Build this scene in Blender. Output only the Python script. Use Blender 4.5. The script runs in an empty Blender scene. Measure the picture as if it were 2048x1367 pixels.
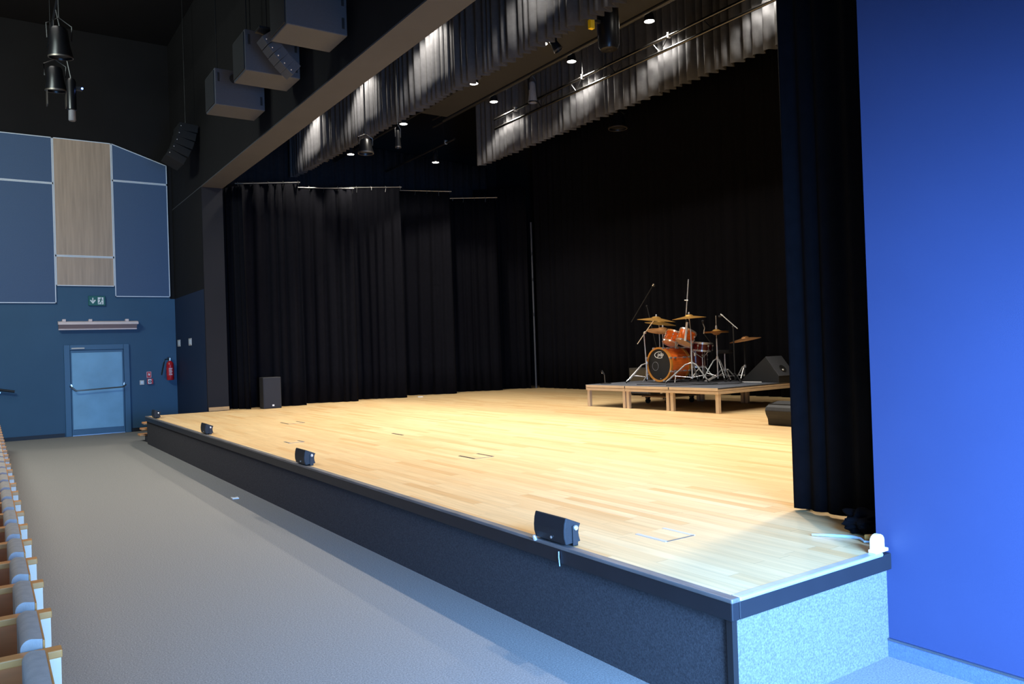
import bpy, bmesh, math, random
from mathutils import Vector, Matrix
random.seed(7)
C = bpy.context.scene.collection
S = bpy.context.scene
PI = math.pi

# ------------------------------------------------------------------ camera
cam = bpy.data.cameras.new('camera'); camo = bpy.data.objects.new('camera', cam); C.objects.link(camo)
cam.sensor_width = 36.0; cam.lens = 1560.0/2048*36; cam.clip_start = .05; cam.clip_end = 200
Rr = (0.8275427829975925, -0.5604188714966761, -0.033220938863786256)
Ru = (0.023044670070410105, -0.025215247625539776, 0.9994163969379973)
Rf = (0.56092948352707, 0.8278253920710422, 0.007952028199140166)
camo.matrix_world = Matrix(((Rr[0], Ru[0], -Rf[0], -2.6097), (Rr[1], Ru[1], -Rf[1], -2.2515),
                            (Rr[2], Ru[2], -Rf[2], 1.65), (0, 0, 0, 1)))
S.camera = camo
# ------------------------------------------------------------------ world + exposure
S.view_settings.view_transform = 'Standard'; S.view_settings.look = 'None'
S.view_settings.gamma = 1; S.view_settings.use_curve_mapping = False
S.view_settings.exposure = 0.0
wd = bpy.data.worlds.new('world'); S.world = wd; wd.use_nodes = True
wd.node_tree.nodes['Background'].inputs[0].default_value = (.7, .8, 1, 1)
wd.node_tree.nodes['Background'].inputs[1].default_value = 0.01

def area(name, loc, target, sx, sy, power, col, spread=PI):
    l = bpy.data.lights.new(name, 'AREA'); l.shape = 'RECTANGLE'; l.size = sx; l.size_y = sy
    l.energy = power; l.color = col; l.spread = spread
    o = bpy.data.objects.new(name, l); C.objects.link(o); o.location = loc
    o.rotation_euler = (Vector(target)-Vector(loc)).to_track_quat('-Z', 'Y').to_euler(); return o
# daylight through the side entrance in the near wall (tungsten white balance: blue)
area('daylight_entrance', (-2.6, -3.36, 1.25), (-2.6, 6.6, -2.6), 4.8, 2.3, 330, (.2, .48, 1.0), math.radians(125))
area('daylight_entrance', (-.5, -3.3, 1.5), (.95, .0, .2), 2.0, 2.5, 540, (.19, .45, 1.0), math.radians(94))
# added fill lights out of view: one aimed at the far wall, one overhead
area('house_fill', (-5.5, 10.5, 7.4), (-1.6, 17.8, 3.2), 2.5, 1.2, 320, (.86, 1.0, .96))
area('house_fill', (-5.0, 9.2, 9.0), (-5.0, 9.2, 0), 6.0, 11.0, 400, (1, .97, .92), math.radians(110))

# ------------------------------------------------------------------ materials
def lin(c): return tuple(((x/255)/12.92 if x/255 <= .04045 else ((x/255+.055)/1.055)**2.4) for x in c)
def mat(name, col, rough=.6, metal=0., noise=0., nscale=8., emit=None, es=0., srgb=True, bump=0., bscale=200., stretch=None, spec=.5, coat=0.):
    m = bpy.data.materials.new(name); m.use_nodes = True; nt = m.node_tree; b = nt.nodes['Principled BSDF']
    c = (*lin(col), 1) if srgb else (*col, 1)
    b.inputs['Base Color'].default_value = c; b.inputs['Roughness'].default_value = rough; b.inputs['Metallic'].default_value = metal
    b.inputs['Specular IOR Level'].default_value = spec
    if coat: b.inputs['Coat Weight'].default_value = coat; b.inputs['Coat Roughness'].default_value = .12
    tc = nt.nodes.new('ShaderNodeTexCoord'); src = tc.outputs['Object']
    if stretch:
        mp = nt.nodes.new('ShaderNodeMapping'); mp.inputs['Scale'].default_value = stretch
        nt.links.new(src, mp.inputs[0]); src = mp.outputs[0]
    if noise:
        n = nt.nodes.new('ShaderNodeTexNoise'); n.inputs['Scale'].default_value = nscale; n.inputs['Detail'].default_value = 5
        nt.links.new(src, n.inputs['Vector'])
        mr = nt.nodes.new('ShaderNodeMapRange'); mr.inputs['From Min'].default_value = .25; mr.inputs['From Max'].default_value = .75
        mr.inputs['To Min'].default_value = 1-noise; mr.inputs['To Max'].default_value = 1+noise
        nt.links.new(n.outputs['Fac'], mr.inputs['Value'])
        mx = nt.nodes.new('ShaderNodeVectorMath'); mx.operation = 'SCALE'; mx.inputs[0].default_value = c[:3]
        nt.links.new(mr.outputs[0], mx.inputs['Scale']); nt.links.new(mx.outputs[0], b.inputs['Base Color'])
    if bump:
        n2 = nt.nodes.new('ShaderNodeTexNoise'); n2.inputs['Scale'].default_value = bscale; n2.inputs['Detail'].default_value = 3
        nt.links.new(src, n2.inputs['Vector'])
        bp = nt.nodes.new('ShaderNodeBump'); bp.inputs['Strength'].default_value = bump; bp.inputs['Distance'].default_value = .004
        nt.links.new(n2.outputs['Fac'], bp.inputs['Height']); nt.links.new(bp.outputs[0], b.inputs['Normal'])
    if emit: b.inputs['Emission Color'].default_value = (*emit, 1); b.inputs['Emission Strength'].default_value = es
    return m

def planks(name, ca, cb, cc, w=.085, ln=1.15):
    m = bpy.data.materials.new(name); m.use_nodes = True; nt = m.node_tree; b = nt.nodes['Principled BSDF']
    N = nt.nodes.new; L = nt.links.new
    tc = N('ShaderNodeTexCoord'); sp = N('ShaderNodeSeparateXYZ'); L(tc.outputs['Object'], sp.inputs[0])
    def math_(op, a, bb=None):
        n = N('ShaderNodeMath'); n.operation = op
        for i, v in enumerate((a, bb)):
            if v is None: continue
            if isinstance(v, (int, float)): n.inputs[i].default_value = v
            else: L(v, n.inputs[i])
        return n.outputs[0]
    xr = math_('DIVIDE', sp.outputs['X'], w); row = math_('FLOOR', xr)
    wn = N('ShaderNodeTexWhiteNoise'); wn.noise_dimensions = '1D'; L(row, wn.inputs['W'])
    yy = math_('ADD', math_('DIVIDE', sp.outputs['Y'], ln), math_('MULTIPLY', wn.outputs['Value'], 7.3))
    col = math_('FLOOR', yy)
    cx = N('ShaderNodeCombineXYZ'); L(row, cx.inputs[0]); L(col, cx.inputs[1])
    w2 = N('ShaderNodeTexWhiteNoise'); w2.noise_dimensions = '2D'; L(cx.outputs[0], w2.inputs['Vector'])
    ramp = N('ShaderNodeValToRGB'); L(w2.outputs['Value'], ramp.inputs[0])
    e = ramp.color_ramp.elements; e[0].position = 0; e[0].color = (*lin(ca), 1); e[1].position = 1; e[1].color = (*lin(cc), 1)
    k = ramp.color_ramp.elements.new(.22); k.color = (*lin(cb), 1)
    k2 = ramp.color_ramp.elements.new(.8); k2.color = (*lin([(x+y)/2 for x, y in zip(cb, cc)]), 1)
    mp = N('ShaderNodeMapping'); mp.inputs['Scale'].default_value = (38, 2.2, 1); L(tc.outputs['Object'], mp.inputs[0])
    ad = N('ShaderNodeVectorMath'); ad.operation = 'ADD'; L(mp.outputs[0], ad.inputs[0]); L(w2.outputs['Color'], ad.inputs[1])
    ns = N('ShaderNodeTexNoise'); ns.inputs['Scale'].default_value = 1.0; ns.inputs['Detail'].default_value = 4; L(ad.outputs[0], ns.inputs['Vector'])
    mr = N('ShaderNodeMapRange'); mr.inputs['From Min'].default_value = .3; mr.inputs['From Max'].default_value = .7
    mr.inputs['To Min'].default_value = .9; mr.inputs['To Max'].default_value = 1.08; L(ns.outputs['Fac'], mr.inputs[0])
    # thin joints
    fx = math_('FRACT', xr); fy = math_('FRACT', yy)
    jx = math_('LESS_THAN', fx, .02); jy = math_('LESS_THAN', fy, .003)
    j = math_('SUBTRACT', 1.0, math_('MULTIPLY', math_('MAXIMUM', jx, jy), .3))
    sc = N('ShaderNodeVectorMath'); sc.operation = 'SCALE'; L(ramp.outputs[0], sc.inputs[0]); L(math_('MULTIPLY', mr.outputs[0], j), sc.inputs['Scale'])
    L(sc.outputs[0], b.inputs['Base Color']); b.inputs['Roughness'].default_value = .42
    b.inputs['Specular IOR Level'].default_value = .4
    return m

M = dict(
 wood_floor=planks('oak_boards', (212, 170, 115), (220, 184, 132), (227, 197, 148)),
 carpet=mat('grey_carpet', (130, 128, 124), .95, noise=.38, nscale=120, bump=.5, bscale=260, spec=.1),
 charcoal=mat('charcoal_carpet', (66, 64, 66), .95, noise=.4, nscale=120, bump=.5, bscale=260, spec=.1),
 blue_shaded=mat('shaded_blue_paint', (30, 42, 66), .6, noise=.06, nscale=1.2, spec=.25),  # the blue wall paint, darkened where the left stretch gets less light
 jamb=mat('dark_jamb_paint', (36, 36, 40), .8, noise=.06, nscale=2, spec=.2),
 box_cab=mat('dark_grey_cabinet', (70, 72, 78), .7, noise=.08, nscale=40),
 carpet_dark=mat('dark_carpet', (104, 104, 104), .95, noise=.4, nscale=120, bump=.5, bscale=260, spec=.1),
 blue=mat('blue_paint', (53, 62, 97), .55, noise=.06, nscale=1.2, bump=.15, bscale=300, spec=.3),
 black_wall=mat('black_paint', (30, 28, 28), .85, noise=.08, nscale=2, spec=.15),
 beam=mat('grey_black_paint', (76, 76, 79), .8, noise=.06, nscale=2, spec=.2),
 skirting=mat('black_skirting', (26, 24, 25), .5),
 fascia=mat('black_vinyl', (30, 30, 34), .45, noise=.1, nscale=6, spec=.4),
 alu=mat('brushed_aluminium', (196, 198, 202), .45, .55, noise=.12, nscale=12, stretch=(1, .1, 1)),
 steel=mat('steel_strip', (150, 152, 158), .4, 1.0),
 velvet=mat('black_velvet', (14, 14, 18), .95, noise=.2, nscale=14, spec=.06, bump=.2, bscale=160),
 border=mat('grey_black_serge', (68, 68, 70), .95, noise=.12, nscale=14, spec=.05),
 dimserge=mat('dim_black_serge', (38, 38, 41), .95, noise=.15, nscale=14, spec=.05),
 dullstrip=mat('dull_grey_strip', (124, 120, 118), .5, .5, noise=.3, nscale=9, stretch=(3, .4, 3)),  # front edge strip, duller and more uneven in tone than the side strip
 farblue=mat('far_blue_paint', (58, 90, 116), .55, noise=.08, nscale=1.0, bump=.15, bscale=300, spec=.3),
 truss_tube=mat('dark_steel_tube', (84, 82, 80), .25, 1.0, noise=.1),
 ampbox=mat('brown_black_vinyl', (58, 54, 48), .7, noise=.15, nscale=60),
 ampgrille=mat('brown_grille_cloth', (74, 66, 50), .8, noise=.2, nscale=200),
 pipe=mat('curtain_pipe_steel', (130, 130, 126), .35, 1.0, noise=.1),
 black=mat('black_steel', (20, 20, 22), .45, spec=.5, noise=.1),
 matt=mat('matt_black_plastic', (24, 24, 26), .7, noise=.1),
 cab=mat('black_cabinet', (34, 34, 36), .62, noise=.12, nscale=60, bump=.25, bscale=250),
 grille=mat('black_grille', (26, 26, 30), .55, noise=.25, nscale=220, bump=.4, bscale=400),
 grey_cab=mat('grey_cabinet', (120, 120, 124), .6, noise=.08, nscale=40),
 panelblue=mat('blue_fabric_panel', (80, 100, 130), .7, noise=.07, nscale=60, bump=.2, bscale=300, spec=.2),
 veneer=mat('grey_oak_veneer', (178, 154, 132), .5, noise=.16, nscale=2.2, stretch=(9, 9, .5)),
 whitetrim=mat('white_trim', (222, 228, 236), .5),
 door=mat('blue_door', (118, 164, 192), .42, noise=.14, nscale=2.5, spec=.5),
 doorframe=mat('blue_door_frame', (56, 92, 120), .42, noise=.06, nscale=3),
 chrome=mat('chrome', (228, 226, 224), .27, .72, noise=.03),
 brass=mat('cymbal_bronze', (226, 172, 92), .42, .75, noise=.15, nscale=3),
 darkbrass=mat('aged_bronze', (188, 134, 84), .5, .6, noise=.2, nscale=5),
 lacquer=mat('amber_lacquer', (252, 122, 44), .22, noise=.22, nscale=5, stretch=(1, 6, 6), coat=.6),
 maroon=mat('dark_red_lacquer', (104, 26, 22), .22, noise=.15, nscale=5, coat=.6),
 hoopwood=mat('amber_hoop', (214, 142, 56), .3, noise=.1, nscale=8, coat=.4),
 head_black=mat('black_drumhead', (24, 25, 26), .55, noise=.08),
 head_clear=mat('cream_drumhead', (226, 190, 142), .45, noise=.06),
 white=mat('white_print', (235, 235, 232), .5),
 beech=mat('beech_laminate', (218, 150, 80), .42, noise=.1, nscale=3, stretch=(1, 8, 8)),
 brown=mat('shaded_beech_laminate', (200, 116, 58), .5, noise=.1, nscale=3, stretch=(1, 8, 8)),  # beech in the shade behind the cushion, darkened in the colour itself
 bskirt=mat('blue_grey_skirting', (92, 104, 142), .9, noise=.2, nscale=120, bump=.4, bscale=260, spec=.1),
 paleface=mat('daylit_beech_and_white', (245, 222, 192), .45, noise=.05, nscale=4),  # seat ends: daylight on beech put into the colour; also the white bracket
 upholst=mat('grey_upholstery', (176, 171, 164), .95, noise=.14, nscale=18, bump=.35, bscale=220, spec=.1),
 floor_tinted_alu=mat('riser_frame_alu', (214, 190, 160), .45, .25, noise=.08, nscale=6),  # anodised aluminium, tinted beige for the floor boards it reflects
 deck=mat('grey_black_deck', (84, 88, 97), .6, noise=.12, nscale=20),
 red=mat('red_paint', (190, 26, 34), .3, noise=.06, coat=.3),
 redsign=mat('red_sign', (196, 40, 48), .5),
 green=mat('green_sign', (16, 92, 76), .4),
 plate=mat('ivory_plate', (206, 200, 190), .5),
 lampwhite=mat('cream_lamp_body', (226, 206, 200), .5, noise=.03),
 lampshade=mat('pinkish_grey_diffuser', (176, 150, 144), .45),
 rubber=mat('black_rubber', (14, 14, 15), .8),
 bulb=mat('lit_lamp_face', (255, 250, 240), .5, emit=(1, .95, .85), es=28),
 led_blue=mat('blue_indicator_light', (40, 70, 255), .5, emit=(.15, .3, 1), es=6),
 bridge=mat('dark_brown_board', (23, 23, 24), .8, noise=.1),
 gel=mat('yellow_tag', (236, 196, 20), .5),
 cable=mat('pale_blue_cable', (160, 182, 200), .5),
 tan=mat('tan_plug', (200, 150, 80), .6),
 ply=mat('plywood', (206, 160, 104), .55, noise=.1),
 paper=mat('white_paper', (238, 238, 236), .7),
 lantern=mat('black_gloss_lantern', (11, 12, 16), .34, spec=.6),
 lens=mat('lantern_lens', (150, 170, 190), .12, 0, spec=.8),
 rim=mat('dull_rim_metal', (120, 112, 104), .45, .9),
)

# ------------------------------------------------------------------ builders
class MB:
    def __init__(s): s.b = bmesh.new()
    def face(s, vs):
        try: return s.b.faces.new(vs)
        except ValueError: return None
    def box(s, lo, hi, mtx=None):
        vs = []
        for x in (lo[0], hi[0]):
            for y in (lo[1], hi[1]):
                for z in (lo[2], hi[2]):
                    v = Vector((x, y, z)); vs.append(s.b.verts.new(mtx @ v if mtx else v))
        for q in ((0, 1, 3, 2), (4, 6, 7, 5), (0, 4, 5, 1), (2, 3, 7, 6), (0, 2, 6, 4), (1, 5, 7, 3)): s.face([vs[i] for i in q])
        return s
    def cbox(s, c, d, mtx=None):
        return s.box([c[i]-d[i]/2 for i in range(3)], [c[i]+d[i]/2 for i in range(3)], mtx)
    def ring(s, c, ax, r, n, ref=None):
        ax = Vector(ax).normalized(); a = Vector((0, 0, 1)) if abs(ax.z) < .9 else Vector((1, 0, 0))
        u = ax.cross(a).normalized(); v = ax.cross(u)
        return [s.b.verts.new(Vector(c)+u*(r*math.cos(2*PI*i/n))+v*(r*math.sin(2*PI*i/n))) for i in range(n)]
    def loft(s, rings, cap=True):
        n = len(rings[0])
        for a, b in zip(rings, rings[1:]):
            for i in range(n): s.face([a[i], a[(i+1) % n], b[(i+1) % n], b[i]])
        if cap: s.face(rings[0][::-1]); s.face(rings[-1])
    def tube(s, pts, r, n=10, cap=True):
        pts = [Vector(p) for p in pts]; rs = r if isinstance(r, (list, tuple)) else [r]*len(pts); R = []
        for i, p in enumerate(pts):
            d = (pts[min(i+1, len(pts)-1)]-pts[max(i-1, 0)])
            R.append(s.ring(p, d, rs[i], n))
        s.loft(R, cap); return s
    def lathe(s, prof, c=(0, 0, 0), ax=(0, 0, 1), n=32, closed=False):
        ax = Vector(ax).normalized(); R = []
        for r, h in prof: R.append(s.ring(Vector(c)+ax*h, ax, max(r, 1e-4), n))
        s.loft(R, cap=not closed)
        if closed:
            a, b = R[-1], R[0]
            for i in range(n): s.face([a[i], a[(i+1) % n], b[(i+1) % n], b[i]])
        return s
    def prism(s, poly, vec):
        vec = Vector(vec); a = [s.b.verts.new(Vector(p)) for p in poly]; b = [s.b.verts.new(Vector(p)+vec) for p in poly]
        s.face(a[::-1]); s.face(b); n = len(a)
        for i in range(n): s.face([a[i], a[(i+1) % n], b[(i+1) % n], b[i]])
        return s
    def sphere(s, c, r, sc=(1, 1, 1)):
        bmesh.ops.create_uvsphere(s.b, u_segments=16, v_segments=10, radius=r, matrix=Matrix.Translation(c) @ Matrix.Diagonal((*sc, 1))); return s
    def build(s, name, m, parent=None, smooth=False, bevel=0., world=True, sub=0):
        bmesh.ops.recalc_face_normals(s.b, faces=s.b.faces)
        me = bpy.data.meshes.new(name)
        o = bpy.data.objects.new(name, me); C.objects.link(o)
        if parent is not None:
            o.parent = parent
            if world:
                p = parent; T = Vector((0, 0, 0))
                while p is not None: T += p.location; p = p.parent
                bmesh.ops.translate(s.b, vec=-T, verts=s.b.verts)
        s.b.to_mesh(me); s.b.free(); me.materials.append(m if not isinstance(m, str) else M[m])
        if smooth:
            for p in me.polygons: p.use_smooth = True
            md = o.modifiers.new('edges', 'EDGE_SPLIT'); md.split_angle = math.radians(38)
        if bevel:
            bv = o.modifiers.new('bevel', 'BEVEL'); bv.width = bevel; bv.segments = 2; bv.limit_method = 'ANGLE'; bv.angle_limit = math.radians(40)
        return o

def thing(name, label, cat, loc=(0, 0, 0), group=None, rz=0.):
    o = bpy.data.objects.new(name, None); C.objects.link(o); o.location = loc; o.rotation_euler = (0, 0, rz)
    o.empty_display_size = .1; return tag(o, label, cat, group)
def tag(o, label, cat, group=None):
    o['label'] = label; o['category'] = cat
    if group: o['group'] = group
    return o
def struct(mb, name, m, **k):
    o = mb.build(name, m, **k); o['kind'] = 'structure'; return o
def dup(root, loc, label, group=None, rz=None):
    r = root.copy(); C.objects.link(r); r.location = loc; r['label'] = label
    if rz is not None: r.rotation_euler = (0, 0, rz)
    if group: r['group'] = group
    for ch in list(root.children):
        c = ch.copy(); C.objects.link(c); c.parent = r
        for g in ch.children:
            d = g.copy(); C.objects.link(d); d.parent = c
    return r

# ------------------------------------------------------------------ constants
HS = .548; LST = 14.59; DX = 1.225; YF = 17.81; YN = -3.4; XB = -13.0; ZC = 9.2; XS = 10.6; YJ0 = .08; YJ1 = 14.80; JX = 1.655; ZSOF = 5.23; ZP = 3.1

# ------------------------------------------------------------------ room shell
struct(MB().box((XB, YN-.2, -.2), (XS+.4, YF+.2, 0)), 'floor', 'carpet')
# stage floor and carpeted faces (in front of, under and behind the proscenium)
struct(MB().box((.05, .05, HS-.03), (XS, LST, HS)), 'floor_stage', 'wood_floor')
struct(MB().box((JX, LST, HS-.03), (XS, YF+.1, HS)), 'floor_wing_left', 'wood_floor')
struct(MB().box((JX+.05, -2.6, HS-.03), (XS, .05, HS)), 'floor_wing_right', 'wood_floor')
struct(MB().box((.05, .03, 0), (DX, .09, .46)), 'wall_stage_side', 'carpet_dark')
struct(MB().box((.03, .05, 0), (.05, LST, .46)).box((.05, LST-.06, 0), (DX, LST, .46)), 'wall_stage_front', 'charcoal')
struct(MB().box((.0, .0, .452), (.05, LST, HS-.012)).box((.05, 0, .452), (DX+.0, .05, HS-.012)).box((.05, LST-.05, .452), (DX, LST, HS-.012)), 'trim_1', 'fascia', bevel=.006)
struct(MB().box((-.004, -.004, HS-.018), (.05, LST, HS+.003)), 'trim_2', 'dullstrip', bevel=.006)
struct(MB().box((.05, -.004, HS-.018), (1.15, .05, HS+.003)), 'trim_7', 'alu', bevel=.008)
struct(MB().box((.018, .018, 0), (.05, .03, .452)).box((.018, .03, 0), (.03, .05, .452)), 'trim_3', 'skirting')
# proscenium wall: blue below the paint line, black above
wf = MB().box((DX, YN, 0), (JX, YJ0, 6.2)); struct(wf, 'wall_front_right', 'blue')
struct(MB().box((DX, YJ1, 0), (JX, YF, ZP)), 'wall_front_left', 'blue_shaded')
struct(MB().box((DX, YJ1, ZP), (JX, YF, ZSOF)).box((DX, YJ1-.012, HS), (DX+.004, YJ1, ZSOF)), 'wall_front_left_upper', 'black_wall')
struct(MB().box((DX+.006, YJ1-.02, HS), (JX, YJ1, ZSOF)), 'trim_4', 'jamb')
struct(MB().box((DX+.02, YJ1-.05, HS), (JX, YJ1-.02, HS+.075)), 'baseboard_jamb', 'ply')
struct(MB().box((DX, YJ0, ZSOF), (JX, YF, ZSOF+.02)), 'trim_5', 'beam')
struct(MB().box((DX, YJ0, ZSOF+.02), (JX, YF, ZC)).box((DX, YN, 6.2), (JX, YJ0, ZC)), 'wall_front_upper', 'black_wall')
# far side wall with the exit door
struct(MB().box((XB, YF, 0), (1.12, YF+.2, 3.4)).box((1.12, YF, 0), (JX, YF+.2, ZP)), 'wall_left', 'farblue')
struct(MB().box((XB, YF, 3.4), (1.12, YF+.2, ZC)).box((1.12, YF, ZP), (JX, YF+.2, ZC)), 'wall_left_upper', 'black_wall')
struct(MB().box((JX, YF, 0), (XS, YF+.2, ZC)), 'wall_stage_left', 'black_wall')
struct(MB().box((XS, -2.8, 0), (XS+.2, YF+.2, ZC)), 'wall_stage_back', 'black_wall')
struct(MB().box((JX, -2.8, 0), (XS, -2.6, ZC)), 'wall_stage_right', 'black_wall')
# near side wall with the wide glazed entrance
struct(MB().box((XB, YN-.2, 0), (-5.2, YN, ZC)).box((.6, YN-.2, 0), (JX, YN, ZC)).box((-5.2, YN-.2, 3.4), (.6, YN, ZC)), 'wall_right', 'black_wall')
struct(MB().box((XB-.2, YN-.2, 0), (XB, YF+.2, ZC)), 'wall_back', 'black_wall')
struct(MB().box((XB-.2, YN-.2, ZC), (XS+.2, YF+.2, ZC+.2)), 'ceiling', 'black_wall')
struct(MB().box((XB, YF-.02, 0), (-1.15, YF, .085)).box((.21, YF-.02, 0), (1.22, YF, .085)), 'baseboard_left', 'skirting')
struct(MB().box((DX-.012, YN, 0), (DX, .03, .085)), 'baseboard_right', 'bskirt')
struct(MB().box((DX-.016, YN, .085), (DX, .03, .095)), 'trim_6', 'steel')
struct(MB().box((DX-.014, YJ1+.3, 0), (DX, YF, .085)), 'baseboard_front_left', 'skirting')

# exit door
d = MB()
x0, x1, z1 = -1.13, .195, 2.05
d.box((x0, YF-.05, 0), (x0+.12, YF, z1)).box((x1-.12, YF-.05, 0), (x1, YF, z1)).box((x0+.12, YF-.05, z1-.12), (x1-.12, YF, z1))
dr = struct(d, 'door_1', 'doorframe', bevel=.006)
MB().box((x0+.125, YF-.035, .015), (x1-.125, YF-.004, z1-.125)).build('door_leaf', 'doorframe', dr, bevel=.004)
MB().box((-.98, YF-.044, .15), (.04, YF-.036, 1.87)).build('door_panel', 'door', dr, bevel=.003)
pb = MB()
pb.tube([(-1.02, YF-.05, 1.12), (-1.01, YF-.12, 1.11), (-.93, YF-.14, 1.03), (-.9, YF-.14, 1.02)], .019, 10)
pb.tube([(-.9, YF-.14, 1.02), (.03, YF-.14, 1.06), (.1, YF-.12, 1.11)], .015, 10)
o = pb.build('panic_bar', 'pipe', dr, smooth=True)
for x in (-1.03, .11): MB().lathe([(.0, -.05), (.05, -.05), (.055, -.02), (.055, 0)], (x, YF-.036, 1.12), (0, -1, 0), 16).build('pivot', 'chrome', dr, smooth=True)
MB().box((-.98, YF-.075, 1.955), (-.72, YF-.05, 1.985)).build('door_closer', 'plate', dr, bevel=.004)
MB().box((x0+.13, YF-.052, .004), (x1-.13, YF-.036, .02)).build('threshold', 'steel', dr)

# acoustic panels on the far wall
def panel(poly, m, label):
    t = thing('acoustic_panel', label, 'wall panel', (sum(p[0] for p in poly)/len(poly), YF, poly[0][1]), 'acoustic panels on the far side wall')
    MB().prism([(x, YF-.035, z) for x, z in poly], (0, .034, 0)).build('panel_face', m, t)
    fr = MB(); n = len(poly); cxm = sum(p[0] for p in poly)/n; czm = sum(p[1] for p in poly)/n
    for i in range(n):
        a = Vector((poly[i][0], 0, poly[i][1])); b = Vector((poly[(i+1) % n][0], 0, poly[(i+1) % n][1]))
        dd = (b-a).normalized(); nn = Vector((-dd.z, 0, dd.x))
        if nn.dot(Vector((cxm, 0, czm))-a) < 0: nn = -nn
        w = .019
        fr.prism([a+Vector((0, YF-.042, 0)), b+Vector((0, YF-.042, 0)), b+nn*w+Vector((0, YF-.042, 0)), a+nn*w+Vector((0, YF-.042, 0))], (0, .012, 0))
    fr.build('frame', 'whitetrim', t)
panel([(-5.2, 2.985), (-1.243, 2.985), (-1.243, 5.655), (-5.2, 5.655)], 'panelblue', 'large blue wall panel left of the wood panel, lower field')
panel([(-5.2, 5.66), (-1.243, 5.66), (-1.243, 6.69), (-5.2, 6.69)], 'panelblue', 'upper blue wall panel left of the tall wood panel')
panel([(-1.238, 3.375), (-.065, 3.375), (-.065, 4.045), (-1.238, 4.045)], 'veneer', 'short greyish wood veneer panel above the green exit sign')
panel([(-1.238, 4.05), (-.065, 4.05), (-.065, 6.69), (-1.238, 6.69)], 'veneer', 'tall greyish wood veneer panel with vertical grain between blue panels')
panel([(-.06, 3.14), (1.122, 3.14), (1.122, 5.83), (-.06, 5.83)], 'panelblue', 'blue wall panel right of the wood panel, lower field')
panel([(-.06, 5.835), (1.122, 5.835), (1.122, 6.295), (-.06, 6.69)], 'panelblue', 'small blue panel with slanted top right of the wood panel')

# exit sign
t = thing('exit_sign', 'green exit sign with white arrow and running figure above door', 'sign', (-.44, YF, 2.935))
MB().box((-.615, YF-.05, 2.935), (-.27, YF, 3.155)).build('sign_body', 'green', t, bevel=.006)
a = MB(); y = YF-.0525
a.prism([(-.535, y, 3.115), (-.515, y, 3.115), (-.515, y, 3.03), (-.535, y, 3.03)], (0, .003, 0))
a.prism([(-.585, y, 3.055), (-.565, y, 3.07), (-.525, y, 3.02), (-.485, y, 3.07), (-.465, y, 3.055), (-.525, y, 2.975)], (0, .003, 0))
a.build('arrow', 'white', t)
MB().prism([(-.425, y, 2.965), (-.31, y, 2.965), (-.31, y, 3.125), (-.425, y, 3.125)], (0, .003, 0)).build('doorway_symbol', 'white', t)
f = MB(); y2 = y-.003
f.lathe([(.0, 0), (.014, 0), (.014, .003)], (-.355, y2+.003, 3.105), (0, -1, 0), 12)
for q in ([(-.372, 3.09), (-.345, 3.085), (-.36, 3.03), (-.385, 3.035)], [(-.37, 3.04), (-.36, 3.03), (-.335, 3.0), (-.345, 2.97), (-.358, 2.97), (-.35, 2.998)],
          [(-.385, 3.035), (-.365, 3.03), (-.385, 2.995), (-.42, 2.985), (-.42, 2.997), (-.393, 3.006)], [(-.365, 3.085), (-.35, 3.085), (-.325, 3.055), (-.333, 3.045)], [(-.375, 3.088), (-.38, 3.075), (-.41, 3.06), (-.413, 3.07)]):
    f.prism([(x, y2, z) for x, z in q], (0, .003, 0))
f.build('running_figure', 'green', t)

# strip lamp over the door
t = thing('strip_lamp', 'long cream strip lamp mounted on wall above the door', 'lamp', (-.41, YF, 2.39))
MB().prism([(-1.23, YF-.02, 2.585), (-1.23, YF-.19, 2.56), (-1.23, YF-.2, 2.5), (-1.23, YF-.02, 2.5)], (1.62, 0, 0)).build('lamp_body', 'lampwhite', t, bevel=.006)
MB().prism([(-1.22, YF-.195, 2.498), (-1.22, YF-.1, 2.41), (-1.22, YF-.03, 2.41), (-1.22, YF-.03, 2.498)], (1.58, 0, 0)).build('diffuser', 'lampshade', t)
MB().box((-1.22, YF-.115, 2.385), (.36, YF-.03, 2.41)).build('lower_rail', 'lampwhite', t)
for x in (-1.11, -.59, .16): MB().box((x-.035, YF-.13, 2.57), (x+.035, YF-.001, 2.625)).build('bracket', 'lampwhite', t, bevel=.006)

# small wall fittings
def plate(name, label, cat, lo, hi, m):
    t = thing(name, label, cat, [(lo[i]+hi[i])/2 for i in range(3)]); MB().box(lo, hi).build('cover', m, t, bevel=.004); return t
t = plate('light_switch', 'ivory switch plate between door and red fire alarm', 'switch', (.405, YF-.014, 1.08), (.5, YF, 1.185), 'plate')
MB().box((.425, YF-.02, 1.1), (.48, YF-.013, 1.165)).build('rocker', 'whitetrim', t, bevel=.003)
t = thing('fire_sign', 'small red fire sign plate above the alarm button', 'sign', (.61, YF, 1.25))
MB().box((.555, YF-.008, 1.235), (.66, YF, 1.385)).build('sign_plate', 'redsign', t)
sy = MB(); yq = YF-.0105
sy.prism([(.6, yq, 1.29), (.615, yq, 1.285), (.63, yq, 1.31), (.622, yq, 1.345), (.61, yq, 1.32), (.603, yq, 1.355), (.59, yq, 1.32)], (0, .003, 0)); sy.build('flame_symbol', 'white', t)
bd = MB()
for q in (((.56, 1.24), (.655, 1.245)), ((.56, 1.375), (.655, 1.38)), ((.56, 1.24), (.565, 1.38)), ((.65, 1.24), (.655, 1.38))): bd.box((q[0][0], yq, q[0][1]), (q[1][0], yq+.003, q[1][1]))
bd.build('border', 'white', t)
t = thing('fire_alarm_button', 'red alarm call point with white face below the fire sign', 'alarm', (.62, YF, 1.1))
MB().box((.56, YF-.05, 1.09), (.69, YF, 1.215)).build('housing', 'red', t, bevel=.008)
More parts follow.
